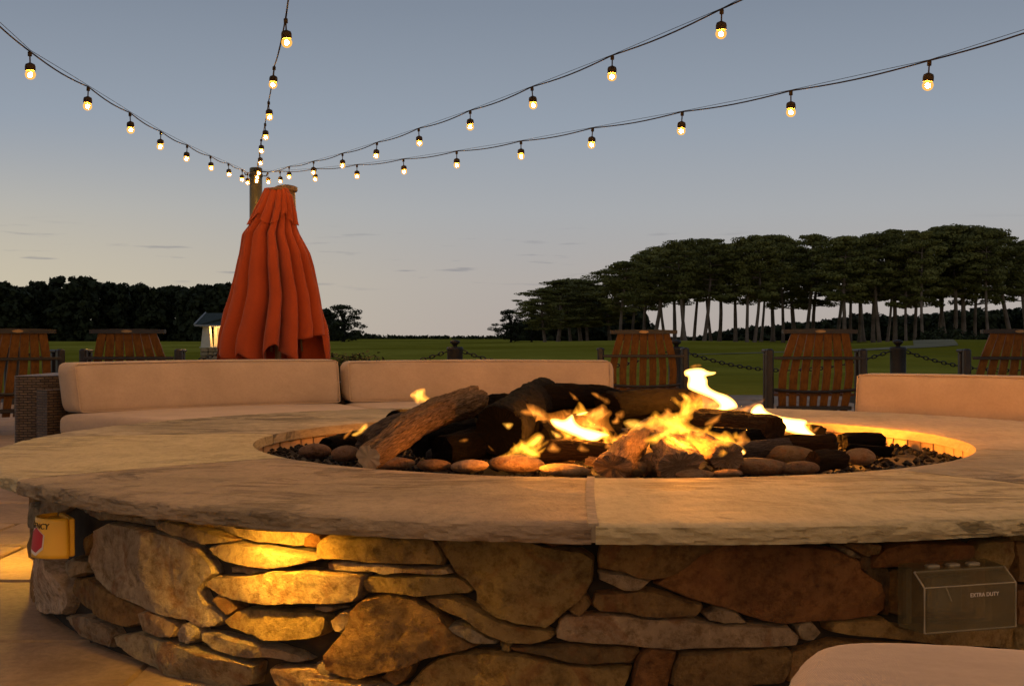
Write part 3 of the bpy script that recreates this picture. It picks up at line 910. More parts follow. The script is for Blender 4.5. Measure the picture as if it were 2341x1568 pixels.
# ------------------------------------------------------------------ logs and cobbles in the pit
def log(label, a, b, r0, r1, mat, bend=0.0, seed=1, cut=None, rough=0.13, squash=1.0):
    a, b = Vector(a), Vector(b); ax = b - a; L = ax.length; r0 *= 1.10; r1 *= 1.10
    nl, nr = max(12, int(L / 0.010)), 44
    t = ax.normalized(); s = t.cross(Vector((0, 0, 1))).normalized(); u = s.cross(t)
    v, f, uvs = [], [], []
    for i in range(nl + 1):
        k = i / nl; c = ax * k + u * bend * math.sin(PI * k) + s * bend * .5 * math.sin(2 * PI * k + seed)
        r = r0 + (r1 - r0) * k
        if i in (0, nl): r *= 0.95
        for j in range(nr):
            w = 2 * PI * j / nr
            q = 1 + rough * 1.5 * nz(math.cos(w) * 1.3, math.sin(w) * 1.3, k * L * 7 + seed * 7, 3) - rough * 1.6 * abs(nz(math.cos(w) * 4.5, math.sin(w) * 4.5, k * L * 9 + seed, 3)) + rough * .5 * nz(math.cos(w) * 12, math.sin(w) * 12, k * L * 30 + seed, 2)
            jag = 0.012 * nz(math.cos(w) * 2, math.sin(w) * 2, seed * 3.1) if i in (0, nl) else 0
            v.append(c + t * jag + (s * math.cos(w) + u * math.sin(w) * squash) * r * q)
    for i in range(nl):
        for j in range(nr): f.append((i * nr + j, i * nr + (j + 1) % nr, (i + 1) * nr + (j + 1) % nr, (i + 1) * nr + j))
    me = mesh("log", v, f, True)
    uvl = me.uv_layers.new(name="UVMap")
    for p in me.polygons:
        for li, vi in zip(p.loop_indices, p.vertices):
            i, j = divmod(vi, nr)
            if j == 0 and any(x % nr == nr - 1 for x in p.vertices): j = nr
            uvl.data[li].uv = (j / nr, i / nl * L * 6)
    o = empty("log", a)
    tag(o, label, "log", "logs stacked in the fire")
    link("bark", me, mat, o)
    for e, end in ((0, 0), (1, nl)):
        ring = [Vector(v[end * nr + j]) for j in range(nr)]; c = sum(ring, Vector()) / nr
        vv = [c] + [c.lerp(p, .5) + t * 0.004 * nz(p.x * 60, p.y * 60, p.z * 60) for p in ring] + ring
        ff = [(0, 1 + j, 1 + (j + 1) % nr) for j in range(nr)] + [(1 + j, 1 + nr + j, 1 + nr + (j + 1) % nr, 1 + (j + 1) % nr) for j in range(nr)]
        if e == 0: ff = [q[::-1] for q in ff]
        em = mesh("cut_end", vv, ff, True)
        uvl = em.uv_layers.new(name="UVMap")
        for p in em.polygons:
            for li, vi in zip(p.loop_indices, p.vertices):
                uvl.data[li].uv = (((vi - 1) % nr) / nr, 0.0 if vi == 0 else (0.1 if vi <= nr else .2))
        link("cut_end", em, cut or mat, o)
    return o

log("long tan barked log leaning up to the right of the left pebbles", px(838, 1046, 3.36), px(1082, 912, 3.95),   .036, .047, M['log'], .016, 1, M['cutwood'], .20)
log("ash grey log lying behind the long tan leaning log", px(828, 1014, 4.0), px(975, 950, 4.25), .034, .036, M['ash'], .008, 2)
log("thick charred log facing the viewer with a round black end", px(1140, 985, 3.62), px(1240, 905, 4.5), .072, .062, M['char'], 0, 3)
log("fat black charred log lying across the top of the pile", px(1205, 925, 4.25), px(1425, 920, 4.55), .062, .040, M['char'], .02, 4)
log("black charred log behind the flames left of the tallest flame", px(1392, 930, 4.2), px(1585, 915, 4.7), .046, .038, M['char'], .01, 5)
log("dark brown log under the two white flames at the right", px(1585, 960, 4.35), px(1772, 984, 3.92), .040, .042, M['brownlog'], .006, 6)
log("split log glowing orange, left leg of the tent shape", px(1494, 968, 3.85), px(1400, 1066, 3.34), .030, .050, M['splitlog'], .006, 7, None, .25, .7)
log("split log glowing orange, middle leg of the tent shape", px(1500, 974, 3.82), px(1556, 1064, 3.30), .036, .064, M['splitlog'], .004, 8, None, .28, .6)
log("split log glowing orange, right leg under the long flame", px(1508, 984, 3.80), px(1668, 1046, 3.36), .034, .050, M['splitlog'], .006, 9, None, .25, .7)
log("rough brown log lying on the cobbles right of the fire", px(1716, 1030, 3.95), px(1912, 1012, 3.85), .028, .026, M['brownlog'], .006, 10, None, .25)
log("short blocky brown log standing right of the cobbles", px(1858, 1054, 3.50), px(1924, 1050, 3.58), .028, .026, M['brownlog'], 0, 11, None, .2)
log("thin dark log nearest the right side of the brick liner", px(1938, 1026, 3.95), px(2040, 1034, 3.90), .018, .016, M['char'], 0, 12)
log("black log end sticking out at the far left of the pile", px(902, 960, 4.55), px(962, 955, 4.75), .034, .034, M['char'], 0, 13)
log("short black log behind the top of the leaning tan log", px(985, 945, 4.6), px(1075, 918, 4.8), .036, .036, M['char'], 0, 14)
log("dark half burnt log below the white flame in the middle", px(1250, 990, 3.95), px(1400, 1010, 3.9), .030, .034, M['brownlog'], .006, 15)
log("small splintered log between cobbles at the front centre", px(1345, 1052, 3.42), px(1425, 1072, 3.36), .012, .014, M['splitlog'], 0, 16, None, .3)

log("black log buried under the thick charred log", px(1230, 1000, 3.85), px(1400, 965, 4.3), .045, .045, M['char'], .004, 17)
log("black log under the split tent, pointing right", px(1540, 1010, 3.75), px(1740, 1010, 3.95), .040, .040, M['char'], .004, 18)
log("black log across the far side behind the pile", px(1240, 950, 4.7), px(1600, 950, 4.85), .050, .044, M['char'], .004, 19)

log("charred log lying low behind the leaning tan log's middle", px(955, 1012, 3.9), px(1120, 985, 4.15), .044, .044, M['char'], .004, 20)
log("stout charred log between the leaning tan log and the black round end", px(1010, 1030, 3.55), px(1170, 1005, 3.8), .042, .050, M['char'], .004, 21)
log("brown half burnt log just behind the orange cobbles", px(1235, 1030, 3.62), px(1400, 1036, 3.62), .030, .028, M['brownlog'], .006, 22)
log("charred log behind the white flame nearest the right rim", px(1690, 1000, 4.62), px(1880, 992, 4.72), .034, .030, M['char'], .006, 23)
log("charred log at the back left of the pile's top", px(1075, 944, 4.45), px(1235, 930, 4.7), .050, .050, M['char'], .006, 24)
log("short charred log near the right side of the liner's far curve", px(1925, 1012, 4.35), px(2015, 1008, 4.45), .030, .026, M['char'], .004, 25)
log("thin charred log near the left side of the brick liner", px(745, 1020, 4.15), px(905, 992, 4.5), .028, .030, M['char'], .004, 26)
log("ashy brown log lying over the cobbles below the right logs", px(1640, 1040, 3.62), px(1800, 1022, 3.9), .026, .028, M['ash'], .004, 27)

def ico(sub=3):
    b = bmesh.new(); bmesh.ops.create_icosphere(b, subdivisions=sub, radius=1.0)
    v = [p.co.copy() for p in b.verts]; f = [tuple(q.index for q in t.verts) for t in b.faces]; b.free(); return v, f
ICO3 = ico(3)
ICO2 = ico(2)

COBBLES = [  # centre x, y, half width, half height in pixels, colour, label
 (720,1031,38,14,(.20,.12,.08),"flat reddish cobble at the far left of the pit"),
 (790,1037,34,15,(.19,.115,.075),"reddish cobble just left of the leaning log's foot"),
 (893,1059,58,12,(.30,.20,.13),"wide flat tan cobble under the leaning log's foot"),
 (992,1063,40,11,(.22,.14,.08),"low brown cobble in front of the black oval cobble"),
 (1031,1041,58,20,(.012,.010,.010),"black oval cobble beside the leaning tan log"),
 (1074,1065,44,12,(.42,.30,.20),"pale cobble left of the large orange cobble"),
 (1181,1060,65,17,(.40,.27,.17),"large smooth cobble glowing orange at the front"),
 (1280,1047,38,18,(.36,.25,.15),"round cobble glowing orange below the white flame"),
 (1292,1074,60,12,(.30,.22,.13),"flat olive cobble at the front rim, near the centre joint"),
 (1432,1072,50,17,(.23,.16,.085),"domed olive cobble right of the coping joint"),
 (1494,1064,36,24,(.34,.23,.14),"upright mottled cobble between the tent's legs"),
 (1588,1084,44,8,(.26,.19,.11),"flat cobble barely showing over the front rim"),
 (1662,1082,36,8,(.26,.17,.10),"small low cobble right of the barely showing one"),
 (1733,1067,76,17,(.24,.16,.095),"long brown cobble in front of the right logs"),
 (1800,1040,66,18,(.24,.165,.09),"big olive brown cobble under the rough brown log"),
 (1965,1044,36,16,(.28,.19,.11),"tan cobble farthest right, below the thin dark log"),
 (1830,1070,44,13,(.17,.11,.065),"dark brown cobble right of the long brown cobble"),
 (1340,1030,70,14,(.30,.18,.10),"long cobble lying in the hottest part of the fire"),
]
for i, (x, y, hw, hh, col, lab) in enumerate(COBBLES):
    Z = (CAMH - 0.393) * F / (y - HY); c = px(x, y, Z); rx, rz = hw * Z / F, hh * Z / F * 1.25
    ry = min(rx, max(rz, 0.045))
    v = []
    for p in ICO3[0]:
        k = 1 + 0.07 * nz(p.x * 1.2, p.y * 1.2, p.z * 1.2 + i * 3, 2) + .012 * nz(p.x * 5, p.y * 5, p.z * 5 + i, 2)
        v.append(Vector((p.x * rx, p.y * ry, p.z * rz)) * k)
    o = link("cobble", mesh("cobble", v, ICO3[1], True), M['cobble']); o.location = c
    o.rotation_euler = (random.uniform(-.1, .1), random.uniform(-.06, .06), 0); o.color = (*col, 1)
    tag(o, lab, "cobble", "smooth river cobbles in the pit")

# ------------------------------------------------------------------ fire
fire = tag(empty("fire", (PIT.x, PIT.y - .2, .36)), "open fire of orange and white flames over the logs", "fire")
FA = lambda p: (705.6 + p[0] * 0.2680, 784.0 + p[1] * 0.2680)
FB = lambda p: (1254.4 + p[0] * 0.2680, 784.0 + p[1] * 0.2680)
HOT, WARM, DIM, PALE = 'hot', 'warm', 'dim', 'pale'
M['hot'] = mat_flame("flame_hot", (1.0, 0.46, 0.09), 0, 760.0)
M['glow'] = mat_flame("flame_thin", (1.0, 0.27, 0.025), 0, 24.0)
M['warm'] = mat_flame("flame_warm", (1.0, 0.355, 0.025), 0, 80.0)
M['dim'] = mat_flame("flame_dim", (1.0, 0.30, 0.035), 0, 46.0)
M['pale'] = mat_flame("flame_pale", (1.0, 0.42, 0.05), 0, 95.0)
FLAMES = [
 (FB, 3.90, 'glow', .7, [(-330,700),(-250,620),(-120,560),(0,600),(120,560),(300,560),(480,540),(560,590),(500,650),(560,740),(620,820),(560,900),(460,960),(330,900),(200,880),(60,860),(-60,900),(-200,860),(-300,800)]),
 (FB, 3.64, 'glow', .7, [(540,1010),(620,880),(700,770),(820,690),(960,650),(1100,690),(1060,800),(1180,880),(1400,900),(1560,940),(1380,980),(1180,960),(1040,1020),(880,980),(700,1030)]),
 (FB, 4.45, 'glow', .7, [(1150,420),(1300,380),(1450,430),(1560,520),(1480,640),(1320,640),(1180,560)]),
 (FA, 3.80, 'dim', .7, [(1700,560),(1790,520),(1900,510),(2010,560),(2080,640),(2010,700),(1960,650),(1880,640),(1790,620)]),
 (FA, 3.70, 'dim', .7, [(2010,650),(2090,620),(2180,650),(2240,700),(2200,770),(2120,760),(2060,700)]),
 (FB, 3.62, 'warm', .7, [(760,700),(850,640),(900,560),(960,600),(1000,680),(940,720),(860,740)]),
 (FB, 3.55, 'dim', .7, [(560,900),(620,800),(690,740),(760,760),(720,840),(650,920),(590,960)]),
 (FB, 3.50, 'dim', .7, [(1250,880),(1350,850),(1450,870),(1560,910),(1640,960),(1540,950),(1420,910),(1310,910)]),
 (FB, 3.80, 'dim', .7, [(560,590),(640,560),(660,620),(620,660),(570,640)]),
 (FB, 4.30, HOT, .8, [(1155,225),(1310,205),(1370,245),(1445,245),(1420,275),(1340,285),(1360,310),(1355,370),(1430,415),(1520,440),(1590,490),(1615,550),(1560,565),(1500,590),(1440,635),(1400,620),(1340,555),(1430,560),(1460,530),(1400,480),(1330,450),(1220,410),(1175,380),(1200,290),(1160,285)]),
 (FB, 4.36, DIM, .8, [(1180,210),(1230,180),(1290,170),(1320,200),(1260,215)]),
 (FB, 3.72, HOT, .8, [(0,650),(60,640),(130,660),(180,620),(210,600),(230,680),(300,720),(400,740),(470,760),(540,790),(470,800),(420,840),(340,850),(270,810),(180,780),(100,740),(40,720)]),
 (FB, 3.66, PALE, .8, [(270,815),(340,845),(420,835),(400,880),(430,950),(525,1000),(490,1012),(425,975),(385,905),(300,870)]),
 (FB, 3.70, PALE, .8, [(0,735),(60,750),(130,790),(100,820),(50,815)]),
 (FB, 3.85, HOT, .8, [(215,610),(290,585),(350,580),(320,605),(260,625)]),
 (FB, 3.90, DIM, .8, [(330,700),(400,690),(490,710),(480,745),(380,735)]),
 (FB, 3.60, PALE, .7, [(620,670),(680,640),(760,645),(835,672),(840,700),(790,750),(730,755),(660,730)]),
 (FB, 3.58, WARM, .8, [(900,690),(950,630),(1020,600),(1090,590),(1125,575),(1110,540),(1060,510),(1040,460),(1085,452),(1120,500),(1165,485),(1100,430),(1150,415),(1210,450),(1230,490),(1300,485),(1360,520),(1320,560),(1240,590),(1240,650),(1195,675),(1260,712),(1340,742),(1430,754),(1510,782),(1590,825),(1645,868),(1690,930),(1640,960),(1600,925),(1560,897),(1480,878),(1360,872),(1240,868),(1150,838),(1060,798),(980,758)]),
 (FB, 3.50, PALE, .7, [(1110,440),(1160,425),(1210,455),(1225,500),(1200,530),(1160,490)]),
 (FB, 3.46, HOT, .7, [(1560,850),(1620,880),(1690,930),(1650,962),(1610,935)]),
 (FB, 3.56, DIM, .7, [(830,700),(900,670),(990,720),(1080,790),(1000,800),(900,760),(840,740)]),
 (FB, 4.40, HOT, .8, [(1715,610),(1730,560),(1780,520),(1830,520),(1850,570),(1900,600),(1980,625),(2080,640),(2190,650),(2210,675),(2190,700),(2230,750),(2290,790),(2240,805),(2150,790),(2080,770),(2000,750),(1975,700),(1960,650),(1880,645),(1800,630),(1740,630)]),
 (FB, 4.20, PALE, .8, [(1730,820),(1800,806),(1900,812),(1930,785),(1960,840),(1850,832)]),
 (FB, 4.05, DIM, .8, [(345,420),(410,415),(450,450),(520,470),(530,520),(480,530),(450,490),(400,470)]),
 (FA, 4.65, PALE, .8, [(850,450),(900,400),(990,375),(1005,400),(1000,450),(1075,480),(1080,505),(1000,530),(960,520),(915,530),(890,480)]),
 (FA, 4.66, DIM, .6, [(915,530),(960,525),(980,570),(955,605),(925,590)]),
 (FA, 3.95, PALE, .8, [(355,780),(420,740),(470,680),(510,675),(515,710),(480,760),(420,800),(370,800)]),
 (FA, 3.97, DIM, .6, [(290,800),(330,750),(390,715),(375,760),(340,800),(300,830)]),
 (FA, 3.52, PALE, .7, [(1640,680),(1680,672),(1755,678),(1740,720),(1705,750),(1670,720)]),
 (FA, 3.35, DIM, .7, [(1270,825),(1340,805),(1380,820),(1350,850),(1290,855)]),
 (FA, 3.42, WARM, .8, [(1590,975),(1700,930),(1750,870),(1850,820),(1930,760),(1975,750),(2020,790),(2010,840),(1960,900),(1880,930),(1800,965),(1700,992)]),
 (FA, 3.38, PALE, .7, [(1860,880),(1920,800),(1975,765),(2015,795),(2000,840),(1950,890)]),
 (FA, 3.62, DIM, .8, [(1790,570),(1880,550),(1960,580),(2030,640),(1960,632),(1820,622)]),
 (FA, 4.00, DIM, .7, [(2210,405),(2260,430),(2310,480),(2300,500),(2250,480)]),
 (FA, 3.40, DIM, .7, [(1520,860),(1560,880),(1600,930),(1550,920)]),
]
def tongue(x, y, h, w, lean, curl):
    # outline of one licking tongue: rooted at (x, y), h tall, curling to a point
    L, R = [], []
    for k in range(9):
        t = k / 8 * .97; cx = x + lean * h * t + curl * h * math.sin(1.9 * PI * t) * t * .35; cy = y - h * t
        ww = w * .62 * (1 - t) ** .75 * (.55 + .9 * min(1.0, t * 3.0)) * .75
        L.append((cx - ww, cy)); R.append((cx + ww, cy))
    return L + R[::-1]
fr = random.Random(44)
ID = lambda p: p
for x0, x1, y0, y1, n, za, zb in ((1170, 1250, 1035, 1050, 6, 3.38, 3.50), (1255, 1400, 1000, 1040, 12, 3.50, 3.70), (1300, 1420, 955, 975, 5, 3.95, 4.1), (1480, 1690, 1000, 1045, 14, 3.34, 3.55), (1500, 1640, 950, 985, 8, 3.6, 3.9), (1730, 1860, 985, 1005, 5, 4.3, 4.45), (1600, 1700, 925, 960, 4, 4.25, 4.4)):
    for _ in range(int(n * 1.3)):
        h = fr.uniform(16, 46); FLAMES.append((ID, fr.uniform(za, zb), fr.choice(['warm', 'dim', 'warm', 'dim']), .8, tongue(fr.uniform(x0, x1), fr.uniform(y0, y1), h, h * fr.uniform(.8, 1.5), fr.uniform(-.9, 1.9), fr.uniform(-.9, .9))))
for i, (conv, Z, kind, fat, poly) in enumerate(FLAMES):
    k = Z / F
    o2 = [Vector(((p[0] - CX) * k, CAMH - (p[1] - HY) * k)) for p in (conv(q) for q in poly)]
    ar = sum(o2[j].x * o2[(j + 1) % len(o2)].y - o2[(j + 1) % len(o2)].x * o2[j].y for j in range(len(o2)))
    if ar < 0: o2.reverse()
    stp = max(.0012, min(.0026, math.sqrt(abs(ar) / 2) / 22))
    o2 = resample(chaikin(o2, 2, 0.25), stp * .9)
    P, T, D = fill(o2, stp, .04, i)
    mx = D.max(); n = len(P); v = []
    c = P.mean(0)
    for sgn in (-1, 1):
        for (x, z), d in zip(P, D):
            d = max(0.0, d - .25 * stp)
            th = fat * (0.20 * math.sqrt(max(0.0, d * (2 * mx - d))) + .85 * d * min(1.0, d / (mx * .75)))
            bend = 0.5 * (z - c[1]) * (1 if i % 2 else -1) * .5 + 0.012 * nz(x * 12, z * 12, i, 2)
            v.append((x - fire.location.x, Z + bend + sgn * th - fire.location.y, z - fire.location.z))
    cnt = {}
    for t in T:
        for q in range(3): cnt[(t[q], t[(q + 1) % 3])] = 1
    rim = [e for e in cnt if (e[1], e[0]) not in cnt]
    f = [tuple(t) for t in T] + [tuple(n + q for q in reversed(t)) for t in T] + [(b, a, a + n, b + n) for a, b in rim]
    link("flame", mesh("flame", v, f, True), M[kind], fire)
# firelight, given off from inside the flames
for (x, y, Z, w, r) in ((1830, 962, 4.42, 8.0, .05), (1650, 905, 4.32, 6.0, .05), (1330, 990, 3.66, 3.2, .04), (1560, 1000, 3.42, 2.6, .04), (965, 912, 4.65, 0.8, .03), (1215, 1030, 3.36, 0.9, .03)):
    ld = bpy.data.lights.new("firelight", 'POINT'); ld.energy = w * FIRE_W; ld.color = (1.0, 0.30, 0.025); ld.shadow_soft_size = r
    lo = bpy.data.objects.new("firelight", ld); COL.objects.link(lo); lo.parent = fire
    lo.location = px(x, y, Z) - fire.location

# ------------------------------------------------------------------ lamps under the coping, cover and box on the wall
def ledge_light(th, label, power):
    o = tag(empty("ledge_light", PIT + on_ring(th, 1.898, TOP - THICK - 0.003), th), label, "lamp", "lamps under the coping")
    b = MB(); b.rbox((0, 0, 0.004), (.11, .026, .014), .003); b.build("housing", M['iron'], o)
    b = MB(); b.box((0, 0.004, -0.0038), (.085, .014, .001)); b.build("lens", emit("lamp_lens", (1.0, 0.50, 0.045), power), o)
    return o
ledge_light(px_wall(650, 1215)[0], "slim lamp under the coping lighting the wall stones yellow", 330.0 * LEDGE_L)
ledge_light(math.radians(-88), "slim lamp under the coping on the pit's left side", 420.0 * LEDGE_L)

def cover_text(txt, size, mat):
    cu = bpy.data.curves.new("lettering", 'FONT'); cu.body = txt; cu.size = size; cu.align_x = 'CENTER'; cu.align_y = 'CENTER'; cu.extrude = 0.0004
    tmp = bpy.data.objects.new("tmp", cu); COL.objects.link(tmp)
    dg = bpy.context.evaluated_depsgraph_get(); me = bpy.data.meshes.new_from_object(tmp.evaluated_get(dg))
    bpy.data.objects.remove(tmp)
    b = bmesh.new(); b.from_mesh(me); bmesh.ops.subdivide_edges(b, edges=b.edges[:], cuts=1); b.to_mesh(me); b.free()
    me.materials.clear(); me.materials.append(mat); return me

def shutoff_cover():
    # yellow tapered cover, half round in plan, its back against the stones
    th, z0 = px_wall(160, 1264, 1.82); _, z1 = px_wall(160, 1176, 1.82)
    base = PIT + on_ring(th, 1.825, z0)
    o = tag(empty("shutoff_cover", base, th - 0.15), "yellow plastic shutoff cover with a red hexagon, fixed to the left stones", "shutoff cover")
    H = z1 - z0; R0, R1_ = 0.070, 0.060
    n = 28; v = []; rows = 10
    def ring(k):
        r = R0 + (R1_ - R0) * k
        return [Vector((r * math.sin(a), -r * 1.02 * math.cos(a) - .012, H * k)) for a in (-PI / 2 + PI * j / (n - 1) for j in range(n))]
    def shell(off, rev):
        q = []
        for i in range(rows + 1):
            for p in ring(i / rows):
                c = Vector((0, -.012, p.z)); d = (p - c); q.append(c + d * (1 - off / max(d.length, 1e-6)))
        return q
    A, B = shell(0, 0), shell(.004, 1); v = A + B; m = len(A); f = []
    for i in range(rows):
        for j in range(n - 1):
            a = i * n + j; f.append((a, a + 1, a + n + 1, a + n)); f.append((m + a + 1, m + a, m + a + n, m + a + n + 1))
    for j in range(n - 1):
        f.append((rows * n + j, rows * n + j + 1, m + rows * n + j + 1, m + rows * n + j)); f.append((j + 1, j, m + j, m + j + 1))
    for i in range(rows):
        f.append((i * n, i * n + n, m + i * n + n, m + i * n)); a = i * n + n - 1; f.append((a + n, a, m + a, m + a + n))
    link("cover", mesh("cover", v, f, True), M['yellow'], o)
    b = MB(); b.rbox((0, -.003, H * .50), (.118, .014, H * .98), .003); b.build("back_plate", M['yellow'], o)
    # sloping lid set inside the rim
    pts = ring(0.965); vv = [Vector((p.x * .96, p.y * .96 - .0005, p.z - (.010 if p.y < -.04 else 0.004))) for p in pts]
    b = MB(); b.add([*vv, *[p - Vector((0, 0, .004)) for p in vv]], [tuple(range(n)), tuple(range(2 * n - 1, n - 1, -1))] + [(j, (j + 1) % n + 0, n + (j + 1) % n, n + j) for j in range(n)])
    b.build("lid", M['yellow'], o)
    def wrap(me, a0, zc, off):
        for q in me.vertices:
            x, y, z = q.co; k = (zc + y) / H; r = R0 + (R1_ - R0) * k + off + z
            a = a0 + x / r; q.co = (r * math.sin(a), -r * 1.02 * math.cos(a) - .012, zc + y)
        me.update()
    me = cover_text("EMERGENCY", 0.019, M['ink']); wrap(me, 0.02, H * .80, .0012); link("lettering", me, None, o)
    def hexa(w, h, mat, a0, zc, off, name):
        pts = [(0, h), (w, h * .45), (w, -h * .5), (w * .3, -h), (-w, -h * .75), (-w, h * .55)]
        out = resample([Vector(p) for p in pts], .006); P, T, D = fill(out, .007, 0)
        me = mesh(name, [(p[0], p[1], 0) for p in P], T); me.materials.append(mat); wrap(me, a0, zc, off); link(name, me, None, o)
    hexa(.031, .034, M['white'], 0.24, H * .42, .0010, "hexagon_border")
    hexa(.026, .029, M['red'], 0.27, H * .45, .0018, "hexagon_sign")

def outlet_cover():
    t = NT("clear_plastic")
    g = t.node("ShaderNodeBsdfGlass"); g.inputs["IOR"].default_value = 1.2; g.inputs["Roughness"].default_value = 0.12; g.inputs["Color"].default_value = (0.86, 0.84, 0.74, 1)
    d = t.node("ShaderNodeBsdfTransparent"); d.inputs["Color"].default_value = (0.90, 0.89, 0.82, 1)
    p = t.node("ShaderNodeBsdfPrincipled"); p.inputs["Base Color"].default_value = (0.27, 0.22, 0.115, 1); p.inputs["Roughness"].default_value = 0.35
    n = t.noise(t.coords(), 22, 6, .65)
    m1 = t.node("ShaderNodeMixShader"); m1.inputs[0].default_value = 0.35; t.l.new(d.outputs[0], m1.inputs[1]); t.l.new(g.outputs[0], m1.inputs[2])
    m2 = t.node("ShaderNodeMixShader"); t.l.new(t.ramp(n, [(0.3, 0.14), (0.7, 0.26)]), m2.inputs[0]); t.l.new(m1.outputs[0], m2.inputs[1]); t.l.new(p.outputs[0], m2.inputs[2])
    t.l.new(m2.outputs[0], t.out.inputs["Surface"])
    edge = plain("clear_plastic_edge", (0.33, 0.28, 0.19), 0.3, var=.15)
    th, zb = px_wall(2166, 1425, 1.85); _, zt = px_wall(2166, 1288, 1.85)
    base = PIT + on_ring(th, 1.835, zb); o = tag(empty("outlet_cover", base, th), "clear plastic weatherproof outlet cover on the right of the stone wall", "outlet cover")
    W, H, Dp = 0.200, zt - zb, 0.085
    w = W / 2
    # profile: tall front with a sloping shoulder at the top
    prof = [(0.0, 0.0), (-Dp, 0.004), (-Dp, H * .76), (-Dp * .62, H * .965), (0.0, H)]
    for x0, x1 in ((-w, -w + .003), (w - .003, w)):
        b = MB()
        v = [Vector((x, y, z)) for x in (x0, x1) for y, z in prof]
        b.add(v, [(0, 1, 2, 3, 4), (9, 8, 7, 6, 5)] + [(i, 5 + i, 5 + (i + 1) % 5, (i + 1) % 5) for i in range(5)])
        b.build("side_panel", t.m, o)
    for a, c, nm in ((0, 1, "bottom_panel"), (1, 2, "front_panel"), (2, 3, "shoulder_panel"), (3, 4, "top_panel")):
        (y0, z0), (y1, z1) = prof[a], prof[c]; nrm = Vector((0, -(z1 - z0), y1 - y0)).normalized() * .003
        b = MB(); v = []
        for x in (-w + .0032, w - .0032):
            for y, z in ((y0, z0), (y1, z1)):
                v += [Vector((x, y, z)), Vector((x, y, z)) + nrm]
        b.hexa([v[0], v[4], v[5], v[1], v[2], v[6], v[7], v[3]]); b.build(nm, t.m, o)
    # moulded edges and hinge lugs
    b = MB()
    for x in (-w, w):
        b.tube([Vector((x, y, z)) for y, z in prof[1:4]], .0018, 6)
    for y, z in prof[1:4]: b.tube([(-w, y, z), (w, y, z)], .0014, 6)
    b.tube([(-w * .55, -Dp - .001, H * .76), (-w * .42, -Dp - .001, H * .52)], .0012, 5)
    b.build("moulded_edge", edge, o)
    for k in range(3):
        b = MB(); b.rbox((-w * .45 + k * w * .45, -.03, H * .99), (.026, .016, .010), .002); b.build("hinge_lug", edge, o)
    b = MB(); b.rbox((-w + .022, -.004, H * .48), (.006, .012, H * .9), .002); b.build("gasket", edge, o)
    b = MB(); b.rbox((.01, .012, H * .45), (.075, .02, H * .62), .004); b.build("outlet_plate", plain("outlet_plate", (.16, .12, .07), .5), o)
    me = cover_text("EXTRA DUTY", 0.0105, M['white']); o2 = link("lettering", me, None, o)
    o2.location = (w * .28, -Dp - .0036, H * .60); o2.rotation_euler = (PI / 2, 0, 0)

shutoff_cover()
outlet_cover()

# ------------------------------------------------------------------ curved sofa
def phi_far(x, R):
    """angle about the pit where the sight line through pixel column x leaves the circle of radius R"""
    a = (x - CX) / F
    A = 1 + a * a; B = -2 * (a * PIT.x + PIT.y); Cc = PIT.x ** 2 + PIT.y ** 2 - R * R
    Z = (-B + math.sqrt(B * B - 4 * A * Cc)) / (2 * A)
    return math.atan2(Z - PIT.y, a * Z - PIT.x)

